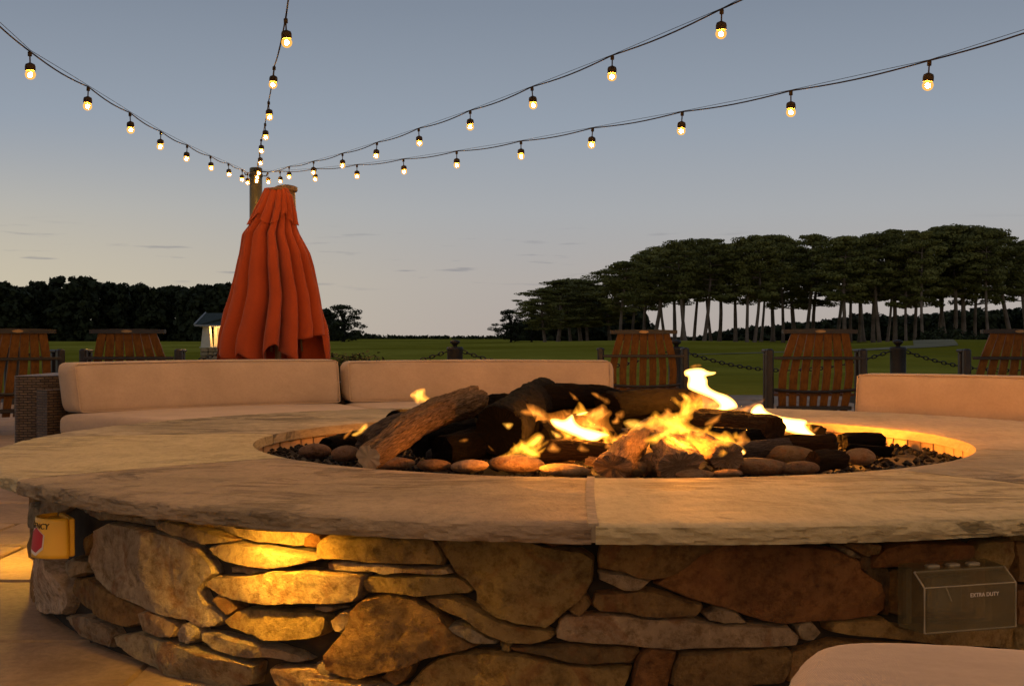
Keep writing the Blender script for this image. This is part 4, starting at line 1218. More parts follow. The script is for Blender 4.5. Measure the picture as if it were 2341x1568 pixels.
def arc_cushion(name, p0, p1, Rf, T, z0, H, lean, rc, er, seed, mat, centre=PIT, puff=0.012):
    """cushion swept round the pit from angle p0 to p1; front face at radius Rf"""
    L = abs(p1 - p0) * Rf; ns = max(24, int(L / 0.02)); v, f = [], []
    ts = sorted(set([0.0, .15 * er / L, .4 * er / L, .7 * er / L, er / L, 1 - er / L, 1 - .7 * er / L, 1 - .4 * er / L, 1 - .15 * er / L, 1.0] + [k / ns for k in range(ns + 1) if er / L < k / ns < 1 - er / L]))
    sec = []
    n = 44
    for k in range(n):
        w = 2 * PI * k / n; cx, cz = math.cos(w), math.sin(w); e = 2 / 7.5
        sec.append((math.copysign(abs(cx) ** e, cx), math.copysign(abs(cz) ** e, cz)))
    sec2 = []
    for a, b in sec: sec2.append((a, b))
    for t in ts:
        d = min(t, 1 - t) * L
        off = er * (1 - math.sqrt(max(0, 1 - ((er - d) / er) ** 2))) if d < er else 0
        ph = p0 + (p1 - p0) * t
        kx, kz = max(.02, (T - 2 * off) / T), max(.02, (H - 2 * off) / H)
        for a, b in sec2:
            bulge = puff * (1 - b * b) * (1 if a < 0 else .6) * (-1 if a < 0 else 1) * min(1, d / (er * 2) + .2)
            zz = H / 2 * b * kz; rr = Rf + T / 2 + T / 2 * a * kx + bulge + lean * (zz + H / 2)
            rr += 0.004 * nz(ph * Rf * 3, zz * 6, seed + a, 2); zz += 0.003 * nz(ph * Rf * 4, seed, a * 2, 2) + 0.004 * math.sin(PI * t) * (b > 0)
            v.append(Vector((rr * math.cos(ph), rr * math.sin(ph), z0 + H / 2 + zz)))
    m = n
    for i in range(len(ts) - 1):
        for k in range(m):
            f.append((i * m + k, i * m + (k + 1) % m, (i + 1) * m + (k + 1) % m, (i + 1) * m + k))
    f.append(tuple(range(m - 1, -1, -1))); f.append(tuple((len(ts) - 1) * m + k for k in range(m)))
    if p1 < p0: f = [q[::-1] for q in f]
    o = link(name, mesh(name, v, f, True), mat); o.location = (centre.x, centre.y, 0)
    def edge(t, a, b):
        ph = p0 + (p1 - p0) * t; zz = H / 2 * b
        rr = Rf + T / 2 + T / 2 * a + lean * (zz + H / 2) - .001
        zz += 0.004 * math.sin(PI * t) * (b > 0)
        return Vector((rr * math.cos(ph), rr * math.sin(ph), z0 + H / 2 + zz))
    if H > .2:
        lo, hi = .32 * er / L, 1 - .32 * er / L; m = MB(); k = .945
        lp = [edge(t, -k, k) for t in np.linspace(lo + .010, hi - .010, 50)] + [edge(hi, -k, b) for b in np.linspace(k * .93, -k * .93, 12)] + [edge(t, -k, -k) for t in np.linspace(hi - .010, lo + .010, 50)] + [edge(lo, -k, b) for b in np.linspace(-k * .93, k * .93, 12)]
        m.tube(lp + [lp[0]], .0036, 6, False); m.build("piping", mat, o, True)
    return o

HS = 0.388
pL0, pL1 = phi_far(173, 3.0), phi_far(782, 3.0)
pM0, pM1 = phi_far(792, 3.0), phi_far(1402, 3.0)
tag(arc_cushion("back_cushion", pL0, pL1, 2.98, .155, HS, .245, .22, .05, .05, 1, M['cushion']), "tan back cushion beside the wicker arm, with its end turned to view", "cushion", "sofa back cushions")
tag(arc_cushion("back_cushion", pM0, pM1, 2.98, .155, HS + .002, .232, .22, .05, .055, 2, M['cushion']), "tan back cushion behind the flames, between the other two", "cushion", "sofa back cushions")
pR0, pR1 = phi_far(1950, 2.62), phi_far(1950, 2.62) - .62
tag(arc_cushion("back_cushion", pR0, pR1, 2.60, .155, .335, .235, .16, .05, .055, 3, M['cushion']), "tan back cushion cut off by the photo's right edge", "cushion", "sofa back cushions")
# seat cushions
tag(arc_cushion("seat_cushion", pL0 + .012, pL1, 2.12, .98, HS - .12, .122, 0, .03, .035, 4, M['cushion'], puff=.004), "tan seat cushion next to the wicker arm", "cushion", "sofa seat cushions")
tag(arc_cushion("seat_cushion", pL1 - .006, pM1, 2.12, .98, HS - .12, .122, 0, .03, .035, 5, M['cushion'], puff=.004), "tan seat cushion below the middle back cushion", "cushion", "sofa seat cushions")
tag(arc_cushion("seat_cushion", pR0, pR1, 2.06, .66, .212, .122, 0, .03, .035, 6, M['cushion'], puff=.004), "tan seat cushion below the right back cushion", "cushion", "sofa seat cushions")

def set_uv(me, fn):
    uvl = me.uv_layers.new(name="UVMap")
    for p in me.polygons:
        for li, vi in zip(p.loop_indices, p.vertices): uvl.data[li].uv = fn(me.vertices[vi].co, p.normal)

def arc_block(name, p0, p1, r0, r1, z0, z1, parent, mat):
    ns = max(3, int(abs(p1 - p0) * r1 / .06)); v, f = [], []
    for i in range(ns + 1):
        ph = p0 + (p1 - p0) * i / ns
        for r, z in ((r0, z0), (r1, z0), (r1, z1), (r0, z1)): v.append((r * math.cos(ph), r * math.sin(ph), z))
    for i in range(ns):
        for k in range(4): f.append((i * 4 + k, i * 4 + (k + 1) % 4, i * 4 + 4 + (k + 1) % 4, i * 4 + 4 + k))
    f += [(3, 2, 1, 0), tuple(ns * 4 + k for k in range(4))]
    if p1 > p0: f = [q[::-1] for q in f]
    me = mesh(name, v, f)
    set_uv(me, lambda c, n: ((math.atan2(c.y, c.x) * 2.6 if abs(n.z) < .5 and abs(n.x * c.x + n.y * c.y) / max(1e-6, math.hypot(c.x, c.y)) > .5 else math.hypot(c.x, c.y)), c.z if abs(n.z) < .5 else math.atan2(c.y, c.x) * 2.6))
    return link(name, me, mat, parent)

def sofa(p0, p1, ri, ro, zs, zb, label, arm_at=None):
    o = tag(empty("sofa_base", (PIT.x, PIT.y, 0)), label, "sofa", "curved wicker sofas round the pit")
    arc_block("wicker_seat_base", p0, p1, ri + .03, ro - .0, .05, zs, o, M['wicker'])
    arc_block("wicker_back", p0, p1, ro + .003, ro + .09, .05, zb, o, M['wicker'])
    for q in (p0, (p0 + p1) / 2, p1):
        for r in (ri + .1, ro - .05):
            b = MB(); s = .02 if q == p0 else (-.02 if q == p1 else 0)
            qq = q + (s if p1 > p0 else -s)
            b.box((r * math.cos(qq), r * math.sin(qq), .025), (.05, .05, .05)); b.build("foot", M['black'], o)
    return o
s1 = sofa(pL0 + .015, pM1, 2.12, 3.16, HS - .125, .50, "long curved wicker sofa behind the pit's left half")
# tall wicker arm closing the left end
me_b = MB()
c0 = Vector((PIT.x + 3.05 * math.cos(pL0), PIT.y + 3.05 * math.sin(pL0)))
arm_h = 0.565
A0, A1 = px(27, 862, 6.10), px(163, 862, 6.25)
def arm_block():
    x0, x1 = A0.x - PIT.x, A1.x - PIT.x; y0, y1 = 6.10 - PIT.y, 6.78 - PIT.y
    v, f = [], []
    cols = [(x0, y1)] + [(x0 + .03 - .03 * math.cos(a), y0 + .05 - .05 * math.sin(a)) for a in np.linspace(0, PI / 2, 6)] + [(x1 - .10, y0 + .02), (x1, y0 + .10), (x1, y1)]
    n = len(cols); s = 0; arc = []
    for i, (x, y) in enumerate(cols):
        if i: s += math.hypot(x - cols[i - 1][0], y - cols[i - 1][1])
        arc.append(s)
        v += [(x, y, .05), (x, y, arm_h - .012), (x, y, arm_h)]
    for i in range(n):
        j = (i + 1) % n; f += [(i * 3, j * 3, j * 3 + 1, i * 3 + 1), (i * 3 + 1, j * 3 + 1, j * 3 + 2, i * 3 + 2)]
    f += [tuple(i * 3 + 2 for i in range(n)), tuple(i * 3 for i in range(n - 1, -1, -1))]
    me = mesh("wicker_arm", v, f); uvl = me.uv_layers.new(name="UVMap")
    for p in me.polygons:
        for li, vi in zip(p.loop_indices, p.vertices):
            c = me.vertices[vi].co; uvl.data[li].uv = (c.x, c.y) if abs(p.normal.z) > .5 else (arc[vi // 3], c.z)
    link("wicker_arm", me, M['wicker'], s1)
arm_block()
sofa(pR0, pR1, 2.06, 2.78, .208, .46, "curved wicker sofa behind the pit's right edge")

# cushioned stool close to the camera, lower right
def stool():
    h = 0.412
    a, b_, c, d = px_plane(1790, 1432, h), px_plane(2640, 1482, h), px_plane(2560, 2300, h), px_plane(1630, 2060, h)
    o2 = [Vector((p.x, p.y)) for p in (a, b_, c, d)]
    ctr = sum(o2, Vector((0, 0))) / 4
    root = tag(empty("wicker_stool", (ctr.x, ctr.y, 0)), "wicker stool base under the near cushion at lower right", "stool")
    out = chaikin([o2[0].lerp(o2[1], .10), o2[0].lerp(o2[1], .94), o2[1].lerp(o2[2], .06), o2[1].lerp(o2[2], .94), o2[2].lerp(o2[3], .06), o2[2].lerp(o2[3], .94), o2[3].lerp(o2[0], .06), o2[3].lerp(o2[0], .80)], 3)
    out = resample(out, .012)
    ar = sum(out[j].x * out[(j + 1) % len(out)].y - out[(j + 1) % len(out)].x * out[j].y for j in range(len(out)))
    if ar < 0: out.reverse()
    P, T, D = fill(out, .014, .1)
    n = len(P); v = []
    for k in range(2):
        for (x, y), dd in zip(P, D):
            q = min(1, dd / .045); e = math.sqrt(max(0, 1 - (1 - q) ** 2))
            z = h - .05 + .05 * e + .004 * nz(x * 4, y * 4, 3, 2) if k == 0 else h - .09 - .04 * e
            v.append((x - ctr.x, y - ctr.y, z))
    cnt = {}
    for t in T:
        for q in range(3): cnt[(t[q], t[(q + 1) % 3])] = 1
    rim = [e for e in cnt if (e[1], e[0]) not in cnt]
    f = list(T) + [tuple(n + q for q in reversed(t)) for t in T] + [(b, a, a + n, b + n) for a, b in rim]
    cu = link("stool_cushion", mesh("stool_cushion", v, f, True), M['cushion']); cu.location = (ctr.x, ctr.y, 0)
    tag(cu, "tan cushion with a rounded corner nearest the camera, lower right", "cushion")
    m = MB(); k = .9
    q = [Vector(((p.x - ctr.x) * k, (p.y - ctr.y) * k, z)) for z in (.04, h - .132) for p in o2]
    m.hexa(q); ob = m.build("wicker_box", M['wicker'], root)
    set_uv(ob.data, lambda c, nn: ((c.x if abs(nn.y) > abs(nn.x) else c.y), c.z if abs(nn.z) < .5 else c.y))
    for p in o2:
        m = MB(); m.box(((p.x - ctr.x) * .8, (p.y - ctr.y) * .8, .022), (.05, .05, .044)); m.build("foot", M['black'], root)
stool()

# ------------------------------------------------------------------ chairs facing the lawn
def slat_box(b, pts, th):
    """board through a list of (x0, x1, y, z) levels"""
    for i in range(len(pts) - 1):
        (a0, a1, y, z), (b0, b1, y2, z2) = pts[i], pts[i + 1]
        b.hexa([Vector((a0, y - th, z)), Vector((a1, y - th, z)), Vector((a1, y, z)), Vector((a0, y, z)), Vector((b0, y2 - th, z2)), Vector((b1, y2 - th, z2)), Vector((b1, y2, z2)), Vector((b0, y2, z2))])

def make_chair():
    root = empty("lawn_chair")
    yb = lambda z: 0.10 - (z - .18) * 0.36            # the back leans towards the camera
    W = lambda z: np.interp(z, [.12, .31, .45, .585, .765], [.285, .305, .31, .285, .228])
    for k in range(7):
        lv = []
        for z in (.12, .31, .45, .585, .68, .768):
            w = W(z); g = np.interp(z, [.12, .45, .575, .60, .768], [.024, .027, .024, .010, .005])
            x0, x1 = -w + 2 * w * k / 7 + g / 2, -w + 2 * w * (k + 1) / 7 - g / 2
            lv.append((x0, x1, yb(z) + .02 * (1 - (2 * (k + .5) / 7 - 1) ** 2), z))
        b = MB(); slat_box(b, lv, .018); b.build("back_slat", M['slat'], root)
    b = MB(); pts = []
    n = 10
    for i in range(n):
        x0, x1 = -.29 + .58 * i / n, -.29 + .58 * (i + 1) / n
        def zz(x): return .797 + .006 * (1 - (x / .29) ** 2)
        y = yb(.78) - .024
        b.hexa([Vector((x0, y, .766)), Vector((x1, y, .766)), Vector((x1, y + .07, .766)), Vector((x0, y + .07, .766)), Vector((x0, y, zz(x0))), Vector((x1, y, zz(x1))), Vector((x1, y + .07, zz(x1))), Vector((x0, y + .07, zz(x0)))])
    cap = b.build("head_rail", M['black'], root)
    b = MB(); m = 20
    vv = [Vector((.042 * math.cos(2 * PI * k / m), yb(.78) - .0285, .783 + .012 * math.sin(2 * PI * k / m))) for k in range(m)]
    b.add(vv + [p + Vector((0, .0046, 0)) for p in vv], [tuple(range(m)), tuple(range(2 * m - 1, m - 1, -1))] + [(k, m + k, m + (k + 1) % m, (k + 1) % m) for k in range(m)])
    b.build("emblem", M['bronze'], cap)
    b = MB(); b.rbox((0, yb(.57) - .035, .572), (.70, .022, .024), .004); b.build("back_rail", M['black'], root)
    def hoop(z_of, name):
        b = MB(); q = [Vector((x, yb(z_of(x)) - .030 + .03 * (1 - (x / .33) ** 2) * 0, z_of(x))) for x in np.linspace(-.33, .33, 15)]
        b.tube(q, .0125, 8); b.build(name, M['black'], root)
    hoop(lambda x: .300 + .18 * x * x, "hoop")
    b = MB(); b.rbox((0, yb(.17) - .032, .170), (.60, .024, .032), .004); b.build("lower_rail", M['black'], root)
    for s in (-1, 1):
        b = MB(); b.rbox((s * .372, 0.0, .3225), (.058, .07, .645), .012); b.build("post", M['black'], root)
        b = MB(); b.rbox((s * .372, .085, .628), (.070, .15, .024), .008); b.build("armrest", M['black'], root)
        b = MB(); b.rbox((s * .369, .125, .31), (.050, .06, .612), .008); b.build("front_leg", M['black'], root)
        b = MB(); b.rbox((s * .345, .14, .235), (.028, .26, .06), .006); b.build("side_rail", M['black'], root)
    for k in range(3):
        b = MB(); b.rbox((0, .12 + .085 * k, .275 + .008 * k), (.66, .074, .020), .004); b.build("seat_slat", M['slat'], root)
    return root

def copy_tree(o, parent=None):
    c = o.copy(); COL.objects.link(c); c.parent = parent
    if parent is not None: c.matrix_parent_inverse = o.matrix_parent_inverse.copy()
    for ch in o.children: copy_tree(ch, c)
    return c

chair = make_chair()
CH = [  # pixel column of the centre, depth, turn
 (26, 9.35, math.radians(40), "slatted wooden lawn chair at the photo's left edge, turned aside"),
 (300, 9.75, math.radians(3), "slatted wooden lawn chair between the left-edge chair and the umbrella"),
 (1470, 10.8, math.radians(-3), "slatted wooden lawn chair directly behind the tallest flame's left"),
 (1866, 9.75, math.radians(0), "slatted wooden lawn chair just left of the right back cushion"),
 (2318, 9.75, math.radians(-2), "slatted wooden lawn chair behind the right cushion, cut by the photo's edge"),
]
for i, (x, Z, rz, lab) in enumerate(CH):
    o = chair if i == 0 else copy_tree(chair)
    o.location = ((x - CX) * Z / F, Z, 0.02); o.rotation_euler = (0, 0, rz)
    tag(o, lab, "chair", "wooden chairs facing the lawn")

# ------------------------------------------------------------------ post and chain fence
def build_fence():
    Z = 13.5
    root = tag(empty("chain_fence", (0, Z, 0)), "low black post and chain fence along the patio edge", "fence")
    xs = [-478, 28, 535, 1040, 1546, 2053, 2560]
    X = [(x - CX) * Z / F for x in xs]
    k = Z / F
    post = MB(); post.lathe([(.098, 0), (.098, .03), (.086, .05), (.086, .600), (.092, .62), (.092, .638), (.080, .650)], n=18)
    pme = mesh("post", post.v, post.f, True); pme.materials.append(M['iron'])
    fin = MB(); fin.lathe([(.030, .648), (.022, .664), (.030, .672), (.050, .690), (.056, .705), (.050, .718), (.018, .726)], n=16)
    fme = mesh("finial", fin.v, fin.f, True); fme.materials.append(M['iron'])
    for x in X:
        p = link("post", pme, None, root); p.location = (x, 0, 0)
        link("finial", fme, None, p)
    # one chain mesh, hung between each pair of posts
    dx = X[1] - X[0]; L = dx - .17; b = MB(); s = 0
    n = 46; sag = .21
    P = []
    for i in range(n + 1):
        t = i / n; P.append(Vector((.085 + L * t, 0, .600 - sag * 4 * t * (1 - t))))
    for i in range(n):
        c = (P[i] + P[i + 1]) / 2; t = (P[i + 1] - P[i]); ln = t.length * .66; t.normalize()
        side = Vector((0, 1, 0)) if i % 2 else t.cross(Vector((0, 1, 0)))
        w = .017; loop = []
        for q in range(10):
            a = 2 * PI * q / 10; loop.append(c + t * ln * math.cos(a) + side * w * math.sin(a))
        loop.append(loop[0]); b.tube(loop, .0062, 5, False)
    cme = mesh("chain", b.v, b.f, True); cme.materials.append(M['iron'])
    for x in X[:-1]:
        c = link("chain", cme, None, root); c.location = (x, 0, 0)
build_fence()

# ------------------------------------------------------------------ leaves, hedge, trees
def quads(centres, normals, sizes, rnd):
    v, f = [], []
    for c, n, s in zip(centres, normals, sizes):
        n = n.normalized(); a = n.cross(Vector((0, 0, 1)))
        if a.length < .05: a = Vector((1, 0, 0))
        a.normalize(); b = n.cross(a); w = rnd.uniform(0, PI)
        a, b = a * math.cos(w) + b * math.sin(w), b * math.cos(w) - a * math.sin(w)
        k = len(v); v += [c - a * s - b * s * .3, c - b * s * .6 + a * s * .15, c + a * s, c + b * s * .6]
        f.append((k, k + 1, k + 2, k + 3))
    return v, f

def leaf_clump(b, c, r, n, size, rnd, flat=.6):
    cs, ns, ss = [], [], []
    for _ in range(n):
        d = Vector((rnd.gauss(0, 1), rnd.gauss(0, 1), rnd.gauss(0, 1))); d.normalize()
        k = rnd.random() ** .28
        cs.append(c + Vector((d.x * r, d.y * r, d.z * r * flat)) * k)
        ns.append(d + Vector((rnd.gauss(0, .38), rnd.gauss(0, .38), rnd.gauss(0, .38) + .25))); ss.append(size * rnd.uniform(.6, 1.3))
    v, f = quads(cs, ns, ss, rnd); b.add(v, f)

def make_pine(seed, bare, leafy):
    """pine 10 units tall: bare trunk, layered flat-topped crown"""
    rnd = random.Random(seed); root = empty("pine_tree")
    H = 10.0; lean = rnd.uniform(-.9, .9); bow = rnd.uniform(-.3, .3)
    ax = lambda z: Vector((lean * z / H + bow * math.sin(PI * z / H), rnd.uniform(0, .0) + .1 * math.sin(z * .5 + seed), z))
    b = MB(); zs = [0, .15, .6, 1.5, 3, 4.5, 6, 7.5, 8.7, 9.5]
    b.tube([ax(z) for z in zs], [.26, .20, .165, .15, .135, .12, .10, .075, .045, .02], 8)
    cb = MB()
    z = bare
    while z < 9.7:
        t = (z - bare) / (10 - bare)
        spread = leafy * (0.55 + .75 * math.sin(PI * min(1, .22 + t * .72))) * (1.0 if t < .75 else 1.0 - .5 * (t - .75) / .25)
        n = rnd.randint(4, 6)
        for k in range(n):
            a = rnd.uniform(0, 2 * PI); d = spread * rnd.uniform(.35, 1.0)
            p = ax(z) + Vector((math.cos(a) * d, math.sin(a) * d, rnd.uniform(-.15, .35) + .18 * d))
            b.tube([ax(z), ax(z).lerp(p, .55) + Vector((0, 0, -.05)), p], [.04, .028, .012], 5)
            leaf_clump(cb, p, rnd.uniform(.5, 1.0) * (1.0 if t > .2 else .8), 150, .115, rnd, .34)
            if rnd.random() < .6: leaf_clump(cb, ax(z).lerp(p, .5) + Vector((0, 0, .12)), rnd.uniform(.4, .65), 60, .115, rnd, .5)
        z += rnd.uniform(.42, .62)
    leaf_clump(cb, ax(9.7), .75, 140, .115, rnd, .5)
    b.build("trunk", M['pine_bark'], root, True)
    cb.build("crown", M['needle'], root)
    return root

def make_broadleaf(seed, H=8.0, wide=3.0, dens=90, mat='leaf', low=.12):
    rnd = random.Random(seed); root = empty("broadleaf_tree")
    b = MB(); b.tube([(0, 0, 0), (.1, 0, H * .2), (.05, .1, H * .45), (.2, 0, H * .75)], [.3, .22, .16, .06], 8)
    cb = MB()
    for k in range(46):
        a = rnd.uniform(0, 2 * PI); t = rnd.uniform(low, .97); rr = wide * math.sin(PI * min(1, .12 + t * .86)) ** .6 * rnd.uniform(.25, 1)
        p = Vector((math.cos(a) * rr, math.sin(a) * rr, H * t))
        b.tube([(0.1, .05, H * t * .55), p * .6 + Vector((0, 0, H * t * .35)), p], [.08, .05, .02], 5)
        leaf_clump(cb, p, rnd.uniform(.55, 1.0) * wide / 3, dens, .17, rnd, .65)
    b.build("trunk", M['bark'], root, True); cb.build("crown", M[mat], root)
    return root

protos = [make_pine(s, bare, lf) for s, bare, lf in ((1, 3.9, 1.9), (2, 4.5, 1.75), (3, 3.3, 2.1), (4, 4.8, 1.7), (5, 2.4, 2.1), (6, 4.2, 1.9))]
sky_x = [1200, 1240, 1300, 1360, 1378, 1450, 1520, 1600, 1690, 1712, 1850, 1880, 1960, 2060, 2130, 2155, 2240, 2300, 2360]
sky_y = [700, 655, 630, 636, 617, 582, 552, 547, 556, 537, 531, 541, 536, 526, 521, 515, 514, 524, 530]
TRUNKS = [1246, 1275, 1304, 1328, 1341, 1392, 1420, 1443, 1473, 1497, 1521, 1540, 1556, 1569, 1588, 1609, 1625, 1642, 1679, 1710, 1725, 1740, 1764, 1790, 1817, 1844, 1860, 1913, 1928, 1943, 1962, 1977, 1999, 2008, 2029, 2047, 2071, 2091, 2112, 2145, 2163, 2185, 2204, 2228, 2262, 2314, 2350]
ORD = ["first", "second", "third", "fourth", "fifth", "sixth", "seventh", "eighth", "ninth", "tenth", "eleventh", "twelfth", "thirteenth", "fourteenth", "fifteenth", "sixteenth", "seventeenth", "eighteenth", "nineteenth", "twentieth"]
def ordinal(n):
    if n < 20: return ORD[n]
    t = ["twenty", "thirty", "forty"][(n + 1) // 10 - 2]; r = (n + 1) % 10
    return {"twenty": "twentieth", "thirty": "thirtieth", "forty": "fortieth"}[t] if r == 0 else t + "-" + ORD[r - 1]
rnd = random.Random(11)
used = set()
mid = len(TRUNKS) // 2
for i, x in enumerate(TRUNKS):
    near = rnd.random() < .55
    Z = rnd.uniform(148, 165) if near else rnd.uniform(172, 205)
    k = (4 if x < 1400 else rnd.choice([0, 1, 2, 3, 5])) if x < 1460 else rnd.choice([0, 1, 2, 3, 5])
    if x < 1345: k = rnd.choice([2, 4])
    top = np.interp(x, sky_x, sky_y) + (rnd.uniform(-2, 10) if near else rnd.uniform(2, 34))
    if x < 1400: top = np.interp(x, sky_x, sky_y) + rnd.uniform(-4, 6)
    X = (x - CX) * Z / F
    zb = terrain_h(X, Z); Ht = CAMH - (top - HY) * Z / F - zb
    if k in used: o = copy_tree(protos[k])
    else: o = protos[k]; used.add(k)
    o.location = (X, Z, zb - .1)
    w = Ht / 10 * rnd.uniform(.92, 1.15) * 1.15
    if x > 2060: w *= .92
    if x < 1400: w *= 1.55
    elif x < 1500: w *= 1.2
    w *= rnd.uniform(.85, 1.2)
    o.scale = (w, w, Ht / 10.0); o.rotation_euler = (0, 0, rnd.uniform(0, 2 * PI))
    lab = ("tall pine, " + ordinal(i) + " trunk counted from the grove's left end") if i < mid else ("tall pine, " + ordinal(len(TRUNKS) - 1 - i) + " trunk counted from the grove's right end")
    tag(o, lab, "pine tree", "pines of the grove across the lawn")
for k in range(len(protos)):
    if k not in used:
        for c in list(protos[k].children): bpy.data.objects.remove(c)
        bpy.data.objects.remove(protos[k])

def put_tree(o, x, ybase_Z, top, width_px, label, H=8.0, wide=3.0):
    Z = ybase_Z; X = (x - CX) * Z / F; zb = terrain_h(X, Z); Ht = CAMH - (top - HY) * Z / F - zb
    o.location = (X, Z, zb - .1); s = width_px * Z / F / (2 * wide * 1.05); o.scale = (s, s, Ht / H)
    tag(o, label, "tree", "broadleaf trees at the lawn's edge")
bt = make_broadleaf(21)
put_tree(bt, 785, 190, 697, 118, "dark bushy tree standing right of the orange umbrella")
put_tree(copy_tree(bt), 1168, 185, 708, 92, "small dark tree left of the pine grove")
bt2 = make_broadleaf(22, wide=2.6, dens=60)
put_tree(bt2, 1215, 190, 695, 80, "loose dark tree touching the pine grove's left end")

def wood_mass(name, label, xs, tops, Z, depth, size, step, seed, low=0.0, mat='leaf', dens=44):
    """far wood that reads as one mass: trunks hidden in foliage"""
    rnd = random.Random(seed); b = MB(); x = xs[0]
    while x < xs[-1]:
        top = np.interp(x, xs, tops) + (770 - np.interp(x, xs, tops)) * .10 * nz(x * .045, seed, 2.0, 3)
        z = Z + rnd.uniform(0, depth); X = (x - CX) * z / F; Ht = CAMH - (top - HY) * z / F; zb = terrain_h(X, z)
        R = step * 1.6 * z / F
        h = zb + low
        Ht *= rnd.uniform(.84, 1.05)
        while h < Ht:
            for q in range(2):
                rr = R * rnd.uniform(.55, 1.0); rr = min(rr, max(.5, (Ht - h) * .9 + .4))
                leaf_clump(b, Vector((X + rnd.uniform(-R, R) * .8, z + rnd.uniform(-R, R), min(h + rr * .3, Ht - rr * .45))), rr, dens, size, rnd, .7)
            h += R * .62
        x += step * rnd.uniform(.7, 1.2)
    o = b.build(name, M[mat]); tag(o, label, "woodland", kind="stuff"); return o

wood_mass("woodland", "dark mass of broadleaf woodland along the far left field edge",
          [-620, -400, -250, -120, 0, 28, 60, 117, 150, 173, 235, 270, 350, 384, 420, 452, 500, 520, 560, 640, 760], [650, 642, 652, 648, 640, 655, 652, 646, 641, 639, 645, 653, 651, 643, 648, 655, 648, 643, 646, 668, 720], 215, 26, .55, 12, 31)
wood_mass("treeline", "thin dark treeline on the horizon in the middle", [740, 860, 960, 1080, 1200, 1260], [757, 767, 769, 770, 766, 752], 420, 30, .8, 9, 32, dens=14)
wood_mass("undergrowth", "dark undergrowth band behind the pine trunks",
          [1180, 1240, 1300, 1380, 1470, 1490, 1600, 1650, 1740, 1800, 1900, 2000, 2050, 2130, 2160, 2240, 2360, 2460], [740, 735, 700, 690, 715, 775, 772, 758, 748, 742, 730, 716, 722, 714, 718, 706, 702, 700], 232, 24, .6, 12, 33, mat='leaf', dens=36)

def hedge(name, label, x0, x1, y, ztop, seed):
    rnd = random.Random(seed); b = MB(); n = int((x1 - x0) / .085)
    for i in range(n):
        for k in range(7):
            c = Vector((x0 + (x1 - x0) * (i + rnd.random()) / n, y + rnd.uniform(-.28, .28), rnd.uniform(.08, ztop - .10) if k < 4 else ztop - .10 + .03 * nz(i * .4, k, seed)))
            leaf_clump(b, c, .13, 22, .024, rnd, .8)
    root = tag(empty(name, ((x0 + x1) / 2, y, 0)), label, "hedge")
    o = b.build("foliage", M['leaf'], root); o.location = (-(x0 + x1) / 2, -y, 0)
    s = MB(); s.rbox((0, 0, ztop * .4), ((x1 - x0) * .95, .40, ztop * .8 - .04), .05); s.build("branch_core", M['bark'], root)
hedge("hedge", "low clipped dark hedge right of the umbrella's foot", -2.95, -1.36, 12.6, .60, 3)

def bush(label, x, Z, w_px, h_px, seed):
    rnd = random.Random(seed); X = (x - CX) * Z / F; zb = terrain_h(X, Z); b = MB(); w = w_px * Z / F / 2; h = h_px * Z / F
    for k in range(40):
        a = rnd.uniform(0, 2 * PI); r = w * math.sqrt(rnd.random()); leaf_clump(b, Vector((math.cos(a) * r, math.sin(a) * r, h * rnd.uniform(.1, .85) * (1 - .5 * (r / w) ** 2))), w * .28, 40, .22, rnd, .8)
    o = tag(empty("bush", (X, Z, zb)), label, "bush", "bushes under the pines"); b.build("foliage", M['leaf'], o)
    s = MB(); s.tube([(0, 0, 0), (0, 0, h * .5)], [.2, .05], 6); s.build("stem", M['bark'], o)
bush("wide dark bush under the pines, right of the second fence post", 2165, 140, 120, 36, 5)
bush("dark bush under the pines near the photo's right edge", 2290, 142, 90, 30, 6)

